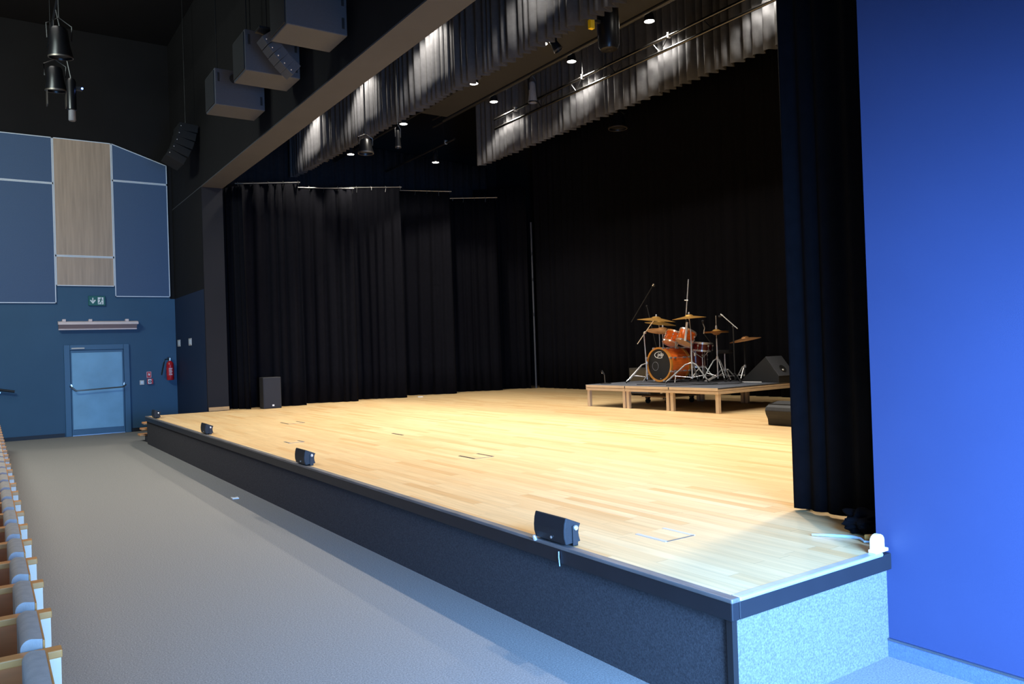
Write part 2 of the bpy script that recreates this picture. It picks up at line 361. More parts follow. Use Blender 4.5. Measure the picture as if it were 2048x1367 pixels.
MB().box((.575, YF-.054, 1.1), (.65, YF-.05, 1.205)).build('face', 'white', t)
MB().lathe([(.014, 0), (.03, 0), (.03, .006), (.014, .006)], (.617, YF-.054, 1.15), (0, -1, 0), 16, closed=True).build('push_ring', 'black', t)
# extinguisher
t = thing('fire_extinguisher', 'red fire extinguisher with black hose hung on the far wall', 'fire extinguisher', (1.06, YF-.1, 1.165))
MB().lathe([(.0, 0), (.075, 0), (.082, .02), (.082, .36), (.072, .41), (.04, .44), (.03, .455), (0, .455)], (1.06, YF-.1, 1.165), n=24).build('cylinder', 'red', t, smooth=True)
MB().lathe([(.022, 0), (.022, .05), (.03, .055), (.03, .075), (0, .075)], (1.06, YF-.1, 1.615), n=12).build('valve', 'chrome', t, smooth=True)
MB().box((1.0, YF-.12, 1.67), (1.09, YF-.085, 1.685)).box((1.0, YF-.12, 1.695), (1.08, YF-.085, 1.708)).build('lever', 'black', t, bevel=.004)
MB().tube([(1.03, YF-.1, 1.655), (.96, YF-.1, 1.66), (.93, YF-.1, 1.58), (.89, YF-.1, 1.4), (.87, YF-.1, 1.29)], .013, 8).build('hose', 'rubber', t, smooth=True)
MB().lathe([(.0825, .1), (.0835, .1), (.0835, .3), (.0825, .3)], (1.06, YF-.1, 1.165), n=24, closed=True).build('label_band', 'redsign', t, smooth=True)
lb = MB()
for k in range(5): lb.box((1.03-.015, YF-.1855, 1.29+.035*k), (1.09-.01*(k % 2), YF-.182, 1.305+.035*k))
lb.build('label_lines', 'white', t)
# plates on the proscenium wall, left
for (yy, lab) in ((17.42, 'pale wall plate in the corner beside the far wall'), (16.22, 'pale wall plate on dark proscenium wall near the jamb')):
    t = plate('wall_plate', lab, 'wall plate', (DX-.014, yy-.13, 1.95), (DX, yy+.13, 2.11), 'plate')
    MB().box((DX-.018, yy-.09, 1.98), (DX-.013, yy+.09, 2.08)).build('rocker', 'whitetrim', t)
# handrail on far wall
t = thing('handrail', 'dark handrail ending on the far blue wall left of the door', 'handrail', (-2.9, YF-.08, 1.1))
MB().tube([(-4.6, YF-.09, 1.62), (-2.9, YF-.09, 1.235), (-2.075, YF-.09, 1.07)], .026, 12).build('rail', 'skirting', t, smooth=True)
MB().tube([(-2.36, YF-.09, 1.11), (-2.36, YF-.06, 1.06), (-2.36, YF, 1.06)], .01, 8).lathe([(0, 0), (.03, 0), (.03, .012), (0, .012)], (-2.36, YF-.012, 1.06), (0, 1, 0), 12).build('bracket', 'chrome', t, smooth=True)

# ------------------------------------------------------------------ seats
def make_seat(label):
    t = thing('theatre_seat', label, 'seat', (0, 0, 0), 'front row theatre seats')
    # local frame: side panel outer face at y=0 (facing -y), seat extends to +y .53
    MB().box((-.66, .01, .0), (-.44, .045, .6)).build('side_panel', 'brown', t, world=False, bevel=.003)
    MB().box((-.445, .002, .02), (-.402, .05, .6)).build('end_face', 'paleface', t, world=False, bevel=.002)
    MB().box((-.72, -.006, .597), (-.398, .056, .625)).build('armrest', 'beech', t, world=False, bevel=.004)
    c = MB(); prof = [(-.455, .3), (-.455, .655)]
    for k in range(7):
        a = PI/2*k/6; prof.append((-.49-.034*math.sin(a), .628+.034*math.cos(a)))
    prof.append((-.524, .3))
    c.prism([(x, .068, z) for x, z in prof], (0, .395, 0)); c.build('seat_cushion', 'upholst', t, world=False, smooth=True, bevel=.01)
    MB().box((-.4548, .07, .27), (-.447, .461, .65)).build('seat_board', 'beech', t, world=False, bevel=.003)
    b = MB(); b.prism([(-.72, .06, .38), (-.64, .06, .36), (-.76, .06, .93), (-.8, .06, .95), (-.84, .06, .93)], (0, .45, 0)); b.build('backrest', 'upholst', t, world=False, smooth=True, bevel=.02)
    MB().prism([(-.735, .055, .3), (-.72, .055, .3), (-.845, .055, .96), (-.862, .055, .96)], (0, .46, 0)).build('back_shell', 'beech', t, world=False, bevel=.003)
    MB().box((-.62, .005, 0), (-.44, .045, .05)).build('foot', 'black', t, world=False)
    return t
XR = -2.0-.002
ordn = ['nearest', 'second nearest', 'third nearest', 'fourth nearest', 'fifth nearest', 'sixth nearest', 'seventh nearest', 'eighth nearest', 'ninth nearest', 'tenth nearest',
        'eleventh nearest', 'twelfth nearest', 'thirteenth nearest', 'fourteenth nearest', 'fifteenth nearest']
far = ['farthest', 'second farthest', 'third farthest', 'fourth farthest', 'fifth farthest', 'sixth farthest', 'seventh farthest', 'eighth farthest', 'ninth farthest', 'tenth farthest', 'eleventh farthest', 'twelfth farthest', 'thirteenth farthest']
NS = 28
def seat_label(k):
    if k < 15: return 'folded grey theatre seat with wooden arm, %s in the front row' % ordn[k]
    return 'folded grey theatre seat with wooden arm, %s in the front row' % far[NS-1-k]
seat0 = make_seat(seat_label(0)); seat0.location = (XR, .47, 0)
for k in range(1, NS): dup(seat0, (XR, .47+.53*k, 0), seat_label(k))

# ------------------------------------------------------------------ stage steps (left end)
t = thing('stage_steps', 'wooden steps at the far left end of the stage', 'steps', (.6, 14.6, 0))
for k, (z, y) in enumerate(((.42, 14.61), (.285, 14.88), (.15, 15.15))):
    MB().box((-.02, y, z-.035), (1.0, y+.29, z)).build('tread', 'beech', t, bevel=.004)
MB().box((.08, 14.6, 0), (.13, 15.2, .115)).box((.08, 14.6, .115), (.13, 14.9, .25)).box((.88, 14.6, 0), (.93, 15.2, .115)).box((.88, 14.6, .115), (.93, 14.9, .25)).build('stringers', 'skirting', t)

# ------------------------------------------------------------------ curtains
def pleated(path, zt, zb, wl, amp, seed, taper=.5, lean=0., nz=7, per=9):
    """pleated cloth along a plan polyline; zt/zb may be (start,end)"""
    rnd = random.Random(seed); P = [Vector((p[0], p[1], 0)) for p in path]
    seg = [(P[i+1]-P[i]).length for i in range(len(P)-1)]; L = sum(seg)
    zt = zt if isinstance(zt, tuple) else (zt, zt); zb = zb if isinstance(zb, tuple) else (zb, zb)
    # irregular pleat phase
    xs = [0.0]; ph = [0.0]
    while xs[-1] < L:
        w = wl*rnd.uniform(.65, 1.4); xs.append(xs[-1]+w); ph.append(ph[-1]+2*PI)
    am = [rnd.uniform(.5, 1.25) for _ in xs]; sh = [rnd.uniform(-1, 1) for _ in xs]
    n = max(8, int(L/wl*per)); mb = MB(); grid = []
    for i in range(n+1):
        s = L*i/n; k = 0
        while k < len(xs)-2 and xs[k+1] < s: k += 1
        f = (s-xs[k])/(xs[k+1]-xs[k]); a = am[k]*(1-f)+am[k+1]*f; sw = sh[k]*(1-f)+sh[k+1]*f
        r = s; j = 0
        while j < len(seg)-1 and r > seg[j]: r -= seg[j]; j += 1
        dv = (P[j+1]-P[j]).normalized(); nv = Vector((dv.y, -dv.x, 0)); base = P[j]+dv*r
        colv = []
        for q in range(nz+1):
            u = q/nz; z = (zt[0]*(1-s/L)+zt[1]*s/L)*(1-u)+(zb[0]*(1-s/L)+zb[1]*s/L)*u
            off = amp*a*(taper+(1-taper)*u)*math.sin(2*PI*(k+f)+sw*.9*u)+amp*.25*math.sin(4*PI*(k+f)+2*sw+1.2*u)
            p = base+nv*off+dv*(sw*wl*.22*u+lean*u)
            colv.append(mb.b.verts.new((p.x, p.y, z)))
        grid.append(colv)
    for i in range(n):
        for q in range(nz): mb.face([grid[i][q], grid[i+1][q], grid[i+1][q+1], grid[i][q+1]])
    return mb
def curtain(name, label, path, zt, zb, wl, amp, seed, m='velvet', pipe=True, group=None, **kw):
    P = [Vector((p[0], p[1], 0)) for p in path]
    t = thing(name, label, 'curtain', ((P[0].x+P[-1].x)/2, (P[0].y+P[-1].y)/2, (zb if not isinstance(zb, tuple) else min(zb))), group)
    o = pleated(path, zt, zb, wl, amp, seed, **kw).build('cloth', m, t, smooth=False)
    for p in o.data.polygons: p.use_smooth = True
    sd = o.modifiers.new('cloth_thickness', 'SOLIDIFY'); sd.thickness = .006
    if pipe:
        z0 = zt[0] if isinstance(zt, tuple) else zt; z1 = zt[1] if isinstance(zt, tuple) else zt
        a = P[0]+Vector((0, 0, z0+.03)); b = P[-1]+Vector((0, 0, z1+.03)); dv = (b-a).normalized()
        MB().tube([a-dv*.05, b+dv*.05], .014, 8).build('hanging_pipe', 'pipe', t, smooth=True)
        tm = MB(); n = max(3, int((b-a).length/.28))
        for i in range(n+1):
            p = a.lerp(b, i/n); tm.tube([p+Vector((0, 0, .035)), p+Vector((.012, -.024, 0)), p+Vector((.01*(i % 3-1), -.025, -.07-.05*(i % 2)))], .006, 5)
        tm.build('cloth_ties', 'pipe', t)
    return t
G = 'black wing curtains along the left of the stage'
Zf = HS+.004
curtain('stage_curtain', 'narrow black wing curtain hanging right behind the left jamb', [(1.72, 15.15), (2.0, 14.55)], 5.3, Zf, .16, .045, 1, group=G, pipe=False, lean=.06)
curtain('stage_curtain', 'black wing curtain behind the small floor loudspeaker', [(2.02, 14.98), (3.2, 14.52)], (5.38, 5.42), Zf, .24, .05, 2, group=G)
curtain('stage_curtain', 'black wing curtain second beyond the floor loudspeaker', [(3.05, 15.3), (4.5, 14.62)], (5.45, 5.42), Zf, .26, .05, 3, group=G)
curtain('stage_curtain', 'black wing curtain third beyond the floor loudspeaker', [(4.55, 15.35), (5.76, 14.7)], (5.58, 5.58), Zf, .24, .05, 4, group=G)
curtain('stage_curtain', 'black wing curtain fourth beyond the floor loudspeaker', [(5.75, 15.8), (7.25, 14.9)], (5.72, 5.64), Zf, .25, .05, 5, group=G)
curtain('stage_curtain', 'black wing curtain fifth beyond the floor loudspeaker', [(7.2, 15.85), (8.7, 15.0)], (5.62, 5.62), Zf, .25, .05, 6, group=G)
curtain('stage_curtain', 'black wing curtain in the far corner beside the slim grey pole', [(8.6, 15.9), (9.66, 14.95)], (6.0, 6.0), Zf, .25, .05, 7, group=G, pipe=False)
curtain('stage_curtain', 'wide black backdrop curtain across the rear of the stage', [(9.95, 15.0), (9.95, -2.3)], 7.6, Zf, .3, .055, 8, pipe=False)
curtain('stage_curtain', 'high dim black masking curtain above the wing curtain pipes', [(2.2, 16.6), (9.3, 16.3)], (7.2, 6.75), Zf, .26, .05, 9, m='dimserge', pipe=False)
curtain('stage_curtain', 'tall dark blue-black curtain behind the right proscenium wall', [(2.02, .93), (1.68, .9), (1.68, .2), (2.0, -.6)], 7.2, HS+.02, .15, .02, 10, pipe=False, per=12)
curtain('border_curtain', 'front grey-black overhead border curtain behind the grey beam', [(3.65, 16.2), (3.65, -2.3)], 8.4, (5.93, 5.5), .17, .085, 11, m='border', pipe=False, taper=.7)
curtain('border_curtain', 'rear grey-black overhead border curtain behind the twin-tube truss', [(6.35, 12.0), (6.35, -2.3)], 8.0, (5.6, 5.6), .18, .075, 12, m='border', pipe=False, taper=.7)

# corner pole
t = thing('corner_pole', 'slim light grey vertical pole between curtains in the far corner', 'pole', (9.78, 14.93, HS))
MB().tube([(9.78, 14.93, HS), (9.78, 14.93, 5.05)], .024, 12).build('tube', 'box_cab', t, smooth=True)
for z in (2.5, 3.45, 4.15): MB().lathe([(.0245, 0), (.032, 0), (.032, .08), (.0245, .08)], (9.78, 14.93, z), n=12, closed=True).build('collar', 'black', t, smooth=True)

# ------------------------------------------------------------------ lamps above the stage
def make_lamp(label):
    t = thing('stage_work_lamp', label, 'lamp', (0, 0, 0), 'lit work lamps above the stage')
    MB().lathe([(.0, .22), (.035, .22), (.05, .17), (.075, .06), (.085, 0), (.08, 0), (.07, .05), (0, .05)], n=20).build('housing', 'black', t, smooth=True, world=False)
    MB().lathe([(0, .004), (.072, .004), (.072, .02), (0, .02)], n=20).build('lamp_face', 'bulb', t, world=False)
    MB().tube([(0, .095, .12), (0, .095, .26), (0, 0, .31), (0, -.095, .26), (0, -.095, .12)], .008, 6).build('yoke', 'black', t, smooth=True, world=False)
    return t
def lamp_light(t, power, half, col=(1, .93, .82), aim=(0, 0, -1), blend=.35, size=.1):
    l = bpy.data.lights.new('stage_lamp_light', 'SPOT'); l.energy = power; l.spot_size = 2*math.radians(half); l.spot_blend = blend; l.color = col; l.shadow_soft_size = size
    o = bpy.data.objects.new('stage_lamp_light', l); C.objects.link(o); o.parent = t; o.location = (0, 0, -.02)
    o.rotation_euler = Vector(aim).to_track_quat('-Z', 'Y').to_euler()
lamps = []
R1 = [(4.42, 14.42, 6.18, 'far-left end of the front lamp row'), (4.42, 11.72, 6.18, 'second along the front lamp row'), (4.42, 9.03, 6.18, 'third along the front lamp row'), (4.42, 7.05, 6.18, 'nearest bright one in the front lamp row')]
R2 = [(6.05, 13.4, 5.95, 'alone at far left, seen as a bright oval disc'), (5.9, 10.67, 6.55, 'rear lamp row, far end of the truss'), (5.9, 8.19, 6.55, 'rear lamp row, middle of the truss'), (5.9, 6.29, 6.55, 'rear lamp row, nearest and topmost on the truss')]
R3 = [(4.42, 4.7, 6.18, ''), (4.42, 2.3, 6.18, ''), (5.9, 4.3, 6.55, ''), (5.9, 2.2, 6.55, '')]
R0 = [(3.28, y, 7.16, '') for y in (14.3, 11.6, 8.9, 5.7, 2.9, 1.25)]
lamp0 = None
for (x, y, z, lab) in R1+R2:
    lb = 'lit stage work lamp, '+lab
    if lamp0 is None: lamp0 = make_lamp(lb); lamp0.location = (x, y, z); tt = lamp0
    else: tt = dup(lamp0, (x, y, z), lb)
    lamps.append((tt, (x, y, z)))
for (x, y, z, lab) in R0+R3:
    tt = dup(lamp0, (x, y, z), 'lit work lamp hidden high behind the proscenium beam' if x < 4 else 'lit stage work lamp above the near end of the riser, out of view'); lamps.append((tt, (x, y, z)))
for tt, (x, y, z) in lamps:
    if x < 4: lamp_light(tt, 800 if y < 3 else 420, 60, aim=(.1, 0, -1))
    elif x < 5: lamp_light(tt, 130 if y > 14 else 270, 60, aim=(.4, 0, -1))
    else: lamp_light(tt, 430, 62, aim=(.1, 0, -1))

# lighting bridge board and trusses
t = thing('lighting_bridge', 'dark brown board of the lighting bridge above the lamp rows', 'bridge', (5.0, 5, 6.5))
MB().box((4.7, -1.5, 6.42), (5.35, 11.6, 6.46)).build('board', 'bridge', t)
MB().tube([(4.68, -1.5, 6.4), (4.68, 16, 6.4)], .025, 8).build('front_tube', 'black', t, smooth=True)
MB().tube([(5.37, -1.5, 6.4), (5.37, 11.8, 6.4)], .025, 8).build('rear_tube', 'black', t, smooth=True)
hg = MB()
for y in (-1, 3, 7, 11): hg.tube([(4.69, y, 6.4), (4.69, y, ZC-.005)], .012, 6).tube([(5.36, y, 6.4), (5.36, y, ZC-.005)], .012, 6)
hg.build('hangers', 'black', t)
def truss(label, x, z0, z1, y0, y1, m, group=None):
    t = thing('lighting_truss', label, 'truss', (x, (y0+y1)/2, z0))
    MB().tube([(x, y0, z1), (x, y1, z1)], .024, 10).build('upper_tube', m, t, smooth=True)
    MB().tube([(x, y0, z0), (x, y1, z0)], .024, 10).build('lower_tube', m, t, smooth=True)
    n = int((y1-y0)/1.02)
    for k in range(n):
        y = y0+1.02*k+.3
        MB().tube([(x, y-.16, z1), (x, y, z0), (x, y+.16, z1)], .009, 6).build('lattice_brace', 'black', t)
    y = y0+.6
    while y < y1: MB().tube([(x, y, z1), (x, y, ZC-.005)], .006, 5).build('suspension_cable', 'black', t); y += 2.9
    y = y0+1.1
    while y < y1: MB().box((x-.03, y-.02, z1-.03), (x+.03, y+.02, z1+.05)).build('clamp', 'chrome', t, bevel=.006); y += 2.05
truss('black two-tube truss carrying the rear lamp row', 5.9, 6.69, 6.86, -1.2, 13.2, 'black')
truss('shiny two-tube steel truss in front of the rear border curtain', 6.06, 6.09, 6.28, -1.2, 10.9, 'truss_tube')
# front batten under the front border
def batten(label, x, z, y0, y1, ys):
    t = thing('lighting_batten', label, 'batten', (x, 6, z))
    MB().tube([(x, y0, z), (x, y1, z)], .024, 10).build('pipe', 'black', t, smooth=True)
    for y in ys: MB().box((x-.03, y-.02, z-.03), (x+.03, y+.02, z+.06)).build('clamp', 'chrome', t, bevel=.006)
    y = y0+.5
    while y < y1: MB().tube([(x, y, z), (x, y, ZC-.005)], .006, 5).build('suspension_cable', 'black', t); y += 3.6
batten('black batten pipe above the front lamp row behind the front border', 4.42, 6.56, -1.5, 15.2, (6.2, 7.4, 8.1, 9.6, 10.5, 12.6))
batten('black batten pipe high behind the proscenium beam', 3.28, 7.49, -1.5, 15.2, (3.4, 7.2, 10.2))
batten('short black pipe holding the lone far-left lamp', 6.05, 6.28, 12.5, 16.0, (12.9,))
# stage lanterns
def lantern(label, c, r, h, aim=(0, 0, -1), rimm='rim', lens=True, top=None, doors=False, body='lantern', hangz=None):
    t = thing('stage_lantern', label, 'stage light', c)
    ax = -Vector(aim).normalized()
    MB().lathe([(0, h), (r*.55, h), (r*.72, h*.9), (r*.8, h*.45), (r, .03), (r, 0), (r*.93, 0), (r*.9, .03), (0, .04)], c, ax, 24).build('body', body, t, smooth=True)
    MB().lathe([(r*.94, -.006), (r*1.03, -.006), (r*1.03, .018), (r*.94, .018)], c, ax, 28, closed=True).build('rim', rimm, t, smooth=True)
    if lens: MB().lathe([(0, .02), (r*.9, .03), (r*.9, .038), (0, .038)], c, ax, 20).build('lens', 'black', t, smooth=True)
    cc = Vector(c)+ax*h*.6; zt = hangz or cc.z+h
    MB().tube([cc+Vector((r*.95, 0, 0)), cc+Vector((r*1.0, 0, h*.5)), (cc.x, cc.y, cc.z+h*.75), cc+Vector((-r*1.0, 0, h*.5)), cc+Vector((-r*.95, 0, 0))], .012, 6).tube([(cc.x, cc.y, cc.z+h*.75), (cc.x, cc.y, zt)], .014, 6).build('yoke', 'black', t, smooth=True)
    if doors:
        b = MB()
        for sx in (-1, 1): b.box((c[0]+sx*r*.85-.008, c[1]-r*.5, c[2]-.28), (c[0]+sx*r*.85+.008, c[1]+r*.5, c[2]-.01))
        b.build('barn_doors', 'rim', t)
    return t
t = thing('lighting_bar', 'black ceiling lighting bar above the auditorium, upper left', 'lighting bar', (-1.42, 13, 7.9))
MB().tube([(-1.42, 6, 7.9), (-1.42, 15.5, 7.9)], .026, 10).build('bar', 'black', t, smooth=True)
for y in (8, 14.8): MB().tube([(-1.42, y, 7.9), (-1.42, y, ZC-.005)], .01, 6).build('hanger', 'black', t)
lantern('upper black stage lantern with thin bright rim on the ceiling bar', (-1.4, 13, 6.87), .19, .5, (0.05, .1, -1), hangz=7.9)
lantern('lower black stage lantern with hanging barn doors on the ceiling bar', (-1.408, 14, 6.59), .175, .42, (0.05, .1, -1), doors=True, hangz=7.9)
t = thing('moving_head_light', 'dark blue cylindrical stage light with pale front, ceiling bar right side', 'stage light', (-1.21, 13.5, 5.95))
MB().lathe([(0, .75), (.05, .75), (.075, .7), (.075, .2), (.06, .19), (0, .19)], (-1.21, 13.5, 5.94), n=20).build('body', 'lantern', t, smooth=True)
MB().lathe([(0, .2), (.055, .2), (.06, .02), (.05, 0), (0, 0)], (-1.21, 13.5, 5.94), n=20).build('front_tube', 'grey_cab', t, smooth=True)
MB().box((-1.15, 13.46, 6.5), (-1.04, 13.54, 6.56)).build('bracket', 'black', t)
MB().tube([(-1.21, 13.5, 6.69), (-1.42, 13.5, 7.9)], .014, 6).build('stem', 'black', t)
MB().sphere((-1.045, 13.45, 6.53), .018).build('indicator', 'led_blue', t)
t = thing('moving_head_light', 'large black vertical stage lantern, top centre before the border', 'stage light', (4.45, 5.61, 5.62))
MB().lathe([(0, .9), (.11, .9), (.14, .85), (.15, .3), (.142, .06), (.115, 0), (.05, -.01), (0, 0)], (4.45, 5.61, 5.62), n=28).build('body', 'lantern', t, smooth=True)
MB().tube([(4.45, 5.61, 6.5), (4.43, 5.61, 6.56)], .03, 8).build('stem', 'black', t)
MB().box((4.12, 5.58, 5.84), (4.19, 5.64, 5.96)).build('tag', 'gel', t, bevel=.004)
MB().box((4.14, 5.59, 5.94), (4.45, 5.63, 5.98)).build('arm', 'black', t)
lantern('black lantern with round rim hung low under the front border', (2.83, 10, 5.03), .13, .24, hangz=9.195)
lantern('small black lantern with blue sheen near the second lamp', (3.44, 10, 5.2), .05, .3, hangz=9.195, lens=False)
lantern('grey cylindrical lantern hanging before the rear border curtain', (5.9, 9.36, 6.17), .085, .38, lens=False, body='grey_cab', rimm='black', hangz=6.7)
lantern('dark lantern with thin arc rim before the black backdrop', (8.2, 9.6, 6.05), .19, .3, hangz=9.195)
lantern('tilted black lantern beside the blue indicator, top centre', (4.49, 6.75, 6.0), .07, .28, (.5, -.3, -1), hangz=6.56)
t = thing('indicator_box', 'small black control box with blue light on batten', 'control box', (4.4, 6.55, 6.3))
MB().box((4.35, 6.45, 6.2), (4.46, 6.62, 6.56)).build('case', 'matt', t, bevel=.006)
MB().sphere((4.345, 6.5, 6.24), .016).build('indicator', 'led_blue', t)

# ------------------------------------------------------------------ hung loudspeakers in front of the beam
Gs = 'boxy loudspeakers hung before the beam'
def hung_box(label, y):
    t = thing('hanging_loudspeaker', label, 'loudspeaker', (.765, y, 5.5), Gs)
    MB().box((.39, y, 5.5), (1.14, y+.6, 6.06)).build('cabinet', 'box_cab', t, bevel=.012)
    MB().lathe([(.0, 0), (.07, 0), (.07, .012), (0, .012)], (.68, y+.002, 5.93), (0, -1, 0), 16).build('handle_cup', 'matt', t, smooth=True)
    for xx, zz in ((.43, 5.86), (1.07, 5.86), (1.07, 5.58)): MB().box((xx, y-.012, zz), (xx+.03, y, zz+.13)).build('rigging_plate', 'matt', t)
    MB().box((.378, y+.03, 5.53), (.39, y+.57, 6.03)).build('grille', 'grille', t)
    for xx in (.5, 1.03): MB().tube([(xx, y+.3, 6.06), (xx, y+.3, ZC-.005)], .008, 6).build('suspension_wire', 'black', t)
hung_box('nearest large box loudspeaker hung at the top before the beam', 6.62)
hung_box('middle box loudspeaker hung behind the curved speaker column', 8.33)
hung_box('farthest box loudspeaker hung before the beam, lowest in view', 9.98)
def line_array(label, pts, w, dep, tilt0, tilt1, m='cab'):
    n = len(pts); p0 = pts[0]
    t = thing('line_array_loudspeaker', label, 'loudspeaker', pts[-1])
    for i, p in enumerate(pts):
        a = tilt0+(tilt1-tilt0)*i/max(1, n-1)
        mt = Matrix.Translation(p) @ Matrix.Rotation(a, 4, 'Y')
        h = (Vector(pts[1])-Vector(pts[0])).length*.5
        e = MB(); e.prism([mt @ Vector(q) for q in ((-dep/2, -w/2, -h), (-dep/2, w/2, -h), (dep/2, w/2, -h*.94), (dep/2, -w/2, -h*.94))],
                          mt.to_3x3() @ Vector((0, 0, 2*h*.96)))
        o = e.build('array_element', m, t, bevel=.006)
        g = MB()
        for sy in (-1, 1):
            q = mt @ Vector((-dep/2+.03, sy*(w/2+.004), 0)); g.sphere(q, .011)
        g.build('rigging_pin', 'chrome', o)
    MB().box((p0[0]-.12, p0[1]-.1, p0[2]+.1), (p0[0]+.14, p0[1]+.1, p0[2]+.13)).tube([(p0[0], p0[1], p0[2]+.12), (p0[0], p0[1], ZC-.005)], .008, 6).build('flying_frame', 'black', t)
line_array('curved grey line array hanging before the middle box loudspeaker', [(.46, 7.6, 5.66), (.53, 7.6, 5.57), (.6, 7.6, 5.485), (.675, 7.6, 5.405), (.755, 7.6, 5.335)], .24, .17, -.66, -.85, 'box_cab')
line_array('dark curved line array far left beyond the box loudspeakers', [(1.0, 15.0, 6.42), (.96, 15.0, 6.26), (.91, 15.0, 6.1), (.84, 15.0, 5.94), (.75, 15.0, 5.79)], .62, .36, .1, .5, 'rubber')

# ------------------------------------------------------------------ front-fill speakers on the stage edge
def make_fill(label):
    t = thing('front_fill_loudspeaker', label, 'loudspeaker', (0, 0, 0), 'small loudspeakers along the stage edge')
    w = .142
    pr = [(-.046, .01), (-.056, .05), (-.057, .085), (-.052, .125), (-.042, .158), (.057, .116), (.046, .095), (.042, .07), (.045, .045), (.054, .018)]
    c = MB(); c.prism([(x, -w, z) for x, z in pr], (0, 2*w, 0)); c.build('cabinet', 'cab', t, world=False, bevel=.003)
    gp = [(-.0495, .014), (-.0595, .05), (-.0605, .085), (-.0555, .125), (-.0465, .154), (-.043, .154), (-.052, .125), (-.057, .085), (-.056, .05), (-.046, .014)]
    g = MB(); g.prism([(x, -w+.003, z) for x, z in gp], (0, 2*w-.006, 0)); g.build('grille', 'grille', t, world=False)
    b = MB().box((-.005, -w-.008, 0), (.03, -w-.003, .11)).box((-.005, w+.003, 0), (.03, w+.008, .11)).box((-.005, -w-.008, 0), (.03, w+.008, .004)); b.build('bracket', 'cab', t, world=False)
    k = MB()
    for s in (-1, 1): k.lathe([(0, 0), (.014, 0), (.014, .01), (.009, .014), (0, .014)], (.0125, s*(w+.008), .1), (0, s, 0), 14)
    k.build('knob', 'chrome', t, world=False, smooth=True)
    MB().lathe([(0, 0), (.008, 0), (.008, .002), (0, .002)], (-.0575, -.02, .035), (-1, 0, -.1), 12).build('badge', 'chrome', t, world=False)
    return t
fl = make_fill('small black loudspeaker on stage edge nearest the front right corner'); fl.location = (.055, 1.29, HS+.003)
dup(fl, (.055, 5.47, HS+.003), 'small black loudspeaker on stage edge, second from the front right')
dup(fl, (.07, 9.72, HS+.003), 'small black loudspeaker on stage edge, third from the front right')
dup(fl, (.08, 13.85, HS+.003), 'small black loudspeaker on stage edge at the far left corner')
# little cable stub on the fascia under the nearest one
tag(MB().tube([(-.006, 1.2, .52), (-.009, 1.197, .49), (-.006, 1.195, .44)], .003, 6).build('cable_stub', 'cable', None, smooth=True), 'thin pale cable end hanging down the stage front', 'cable')
tag(MB().lathe([(0, 0), (.012, 0), (.012, .02), (.008, .03), (0, .03)], (-.004, 1.42, HS-.004), (-.4, 0, 1), 12).build('cable_plug', 'chrome', None, smooth=True), 'small silver plug on stage edge below the nearest loudspeaker', 'plug')

# floor boxes
def floor_box(label, x0, x1, y0, y1, m='matt', sides='lr'):
    t = thing('stage_floor_box', label, 'floor box', ((x0+x1)/2, (y0+y1)/2, HS))
    MB().box((x0+.01, y0+.006, HS), (x1-.01, y1-.006, HS+.0015)).build('lid', 'wood_floor', t)
    e = MB().box((x0-.012, y0, HS), (x0+.012, y1, HS+.003)).box((x1-.012, y0, HS), (x1+.012, y1, HS+.003)); e.build('edge_strip', m, t)
    MB().box((x0, y0-.004, HS), (x1, y0+.004, HS+.003)).build('hinge_strip', 'steel', t)
floor_box('stage floor hatch with pale metal edges nearest the right corner', .505, .72, .88, 1.12, 'alu')
floor_box('stage floor hatch with dark edges in the middle of the boards', 1.466, 1.685, 4.5, 4.81)
floor_box('stage floor hatch with thin dark edges, far left on the boards', 1.43, 1.69, 10.2, 10.6)
floor_box('faint stage floor hatch behind the second edge loudspeaker', .555, .73, 7.47, 7.69, 'steel')
tag(MB().box((1.945, 7.14, HS), (1.975, 7.46, HS+.003)).build('floor_slot', 'matt', None), 'dark slot in the stage boards between two hatches', 'floor slot')
# litter
tag(MB().prism([(-.25, 7.13, .002), (-.18, 7.12, .002), (-.17, 7.22, .002), (-.21, 7.2, .002), (-.24, 7.25, .002)], (0, 0, .008)).build('paper_scrap', 'paper', None), 'white paper scrap on grey carpet before the stage', 'paper')
tag(MB().prism([(6.0, 14.55, HS+.001), (6.12, 14.52, HS+.001), (6.14, 14.62, HS+.001), (6.04, 14.66, HS+.001)], (0, 0, .012)).build('paper_scrap', 'paper', None), 'tiny white paper scrap at the foot of wing curtains', 'paper')

# corner things at the right
t = thing('corner_bracket', 'white round-topped corner bracket at the stage end by blue wall', 'bracket', (1.135, .015, HS))
pr = [(1.095, .01, HS+.003), (1.185, .01, HS+.003)]
for k in range(9):
    a = PI*k/8; pr.append((1.14+.045*math.cos(a)-.0, .01, HS+.06+.035*math.sin(a)))
MB().prism([(p[0], p[1], p[2]) for p in pr], (0, .03, 0)).build('plate', 'paleface', t, bevel=.004)
MB().box((1.09, .0, HS+.003), (1.2, .045, HS+.02)).build('foot', 'paleface', t, bevel=.003)
bg = MB(); bmesh.ops.create_icosphere(bg.b, subdivisions=4, radius=1)
rr = random.Random(3)
for v in bg.b.verts:
    n = .75+.18*math.sin(5*v.co.x+3*v.co.z)+.12*math.sin(9*v.co.y+4*v.co.x+1)+.06*math.sin(17*v.co.z+7*v.co.y)
    v.co = Vector((v.co.x*.13*n+1.47, v.co.y*.17*n+.27, HS+.004+max(0, (v.co.z*n+.75))*.085))
tag(bg.build('cloth_bundle', 'velvet', None, smooth=True), 'crumpled black cloth bundle on stage boards beside the blue wall', 'cloth')
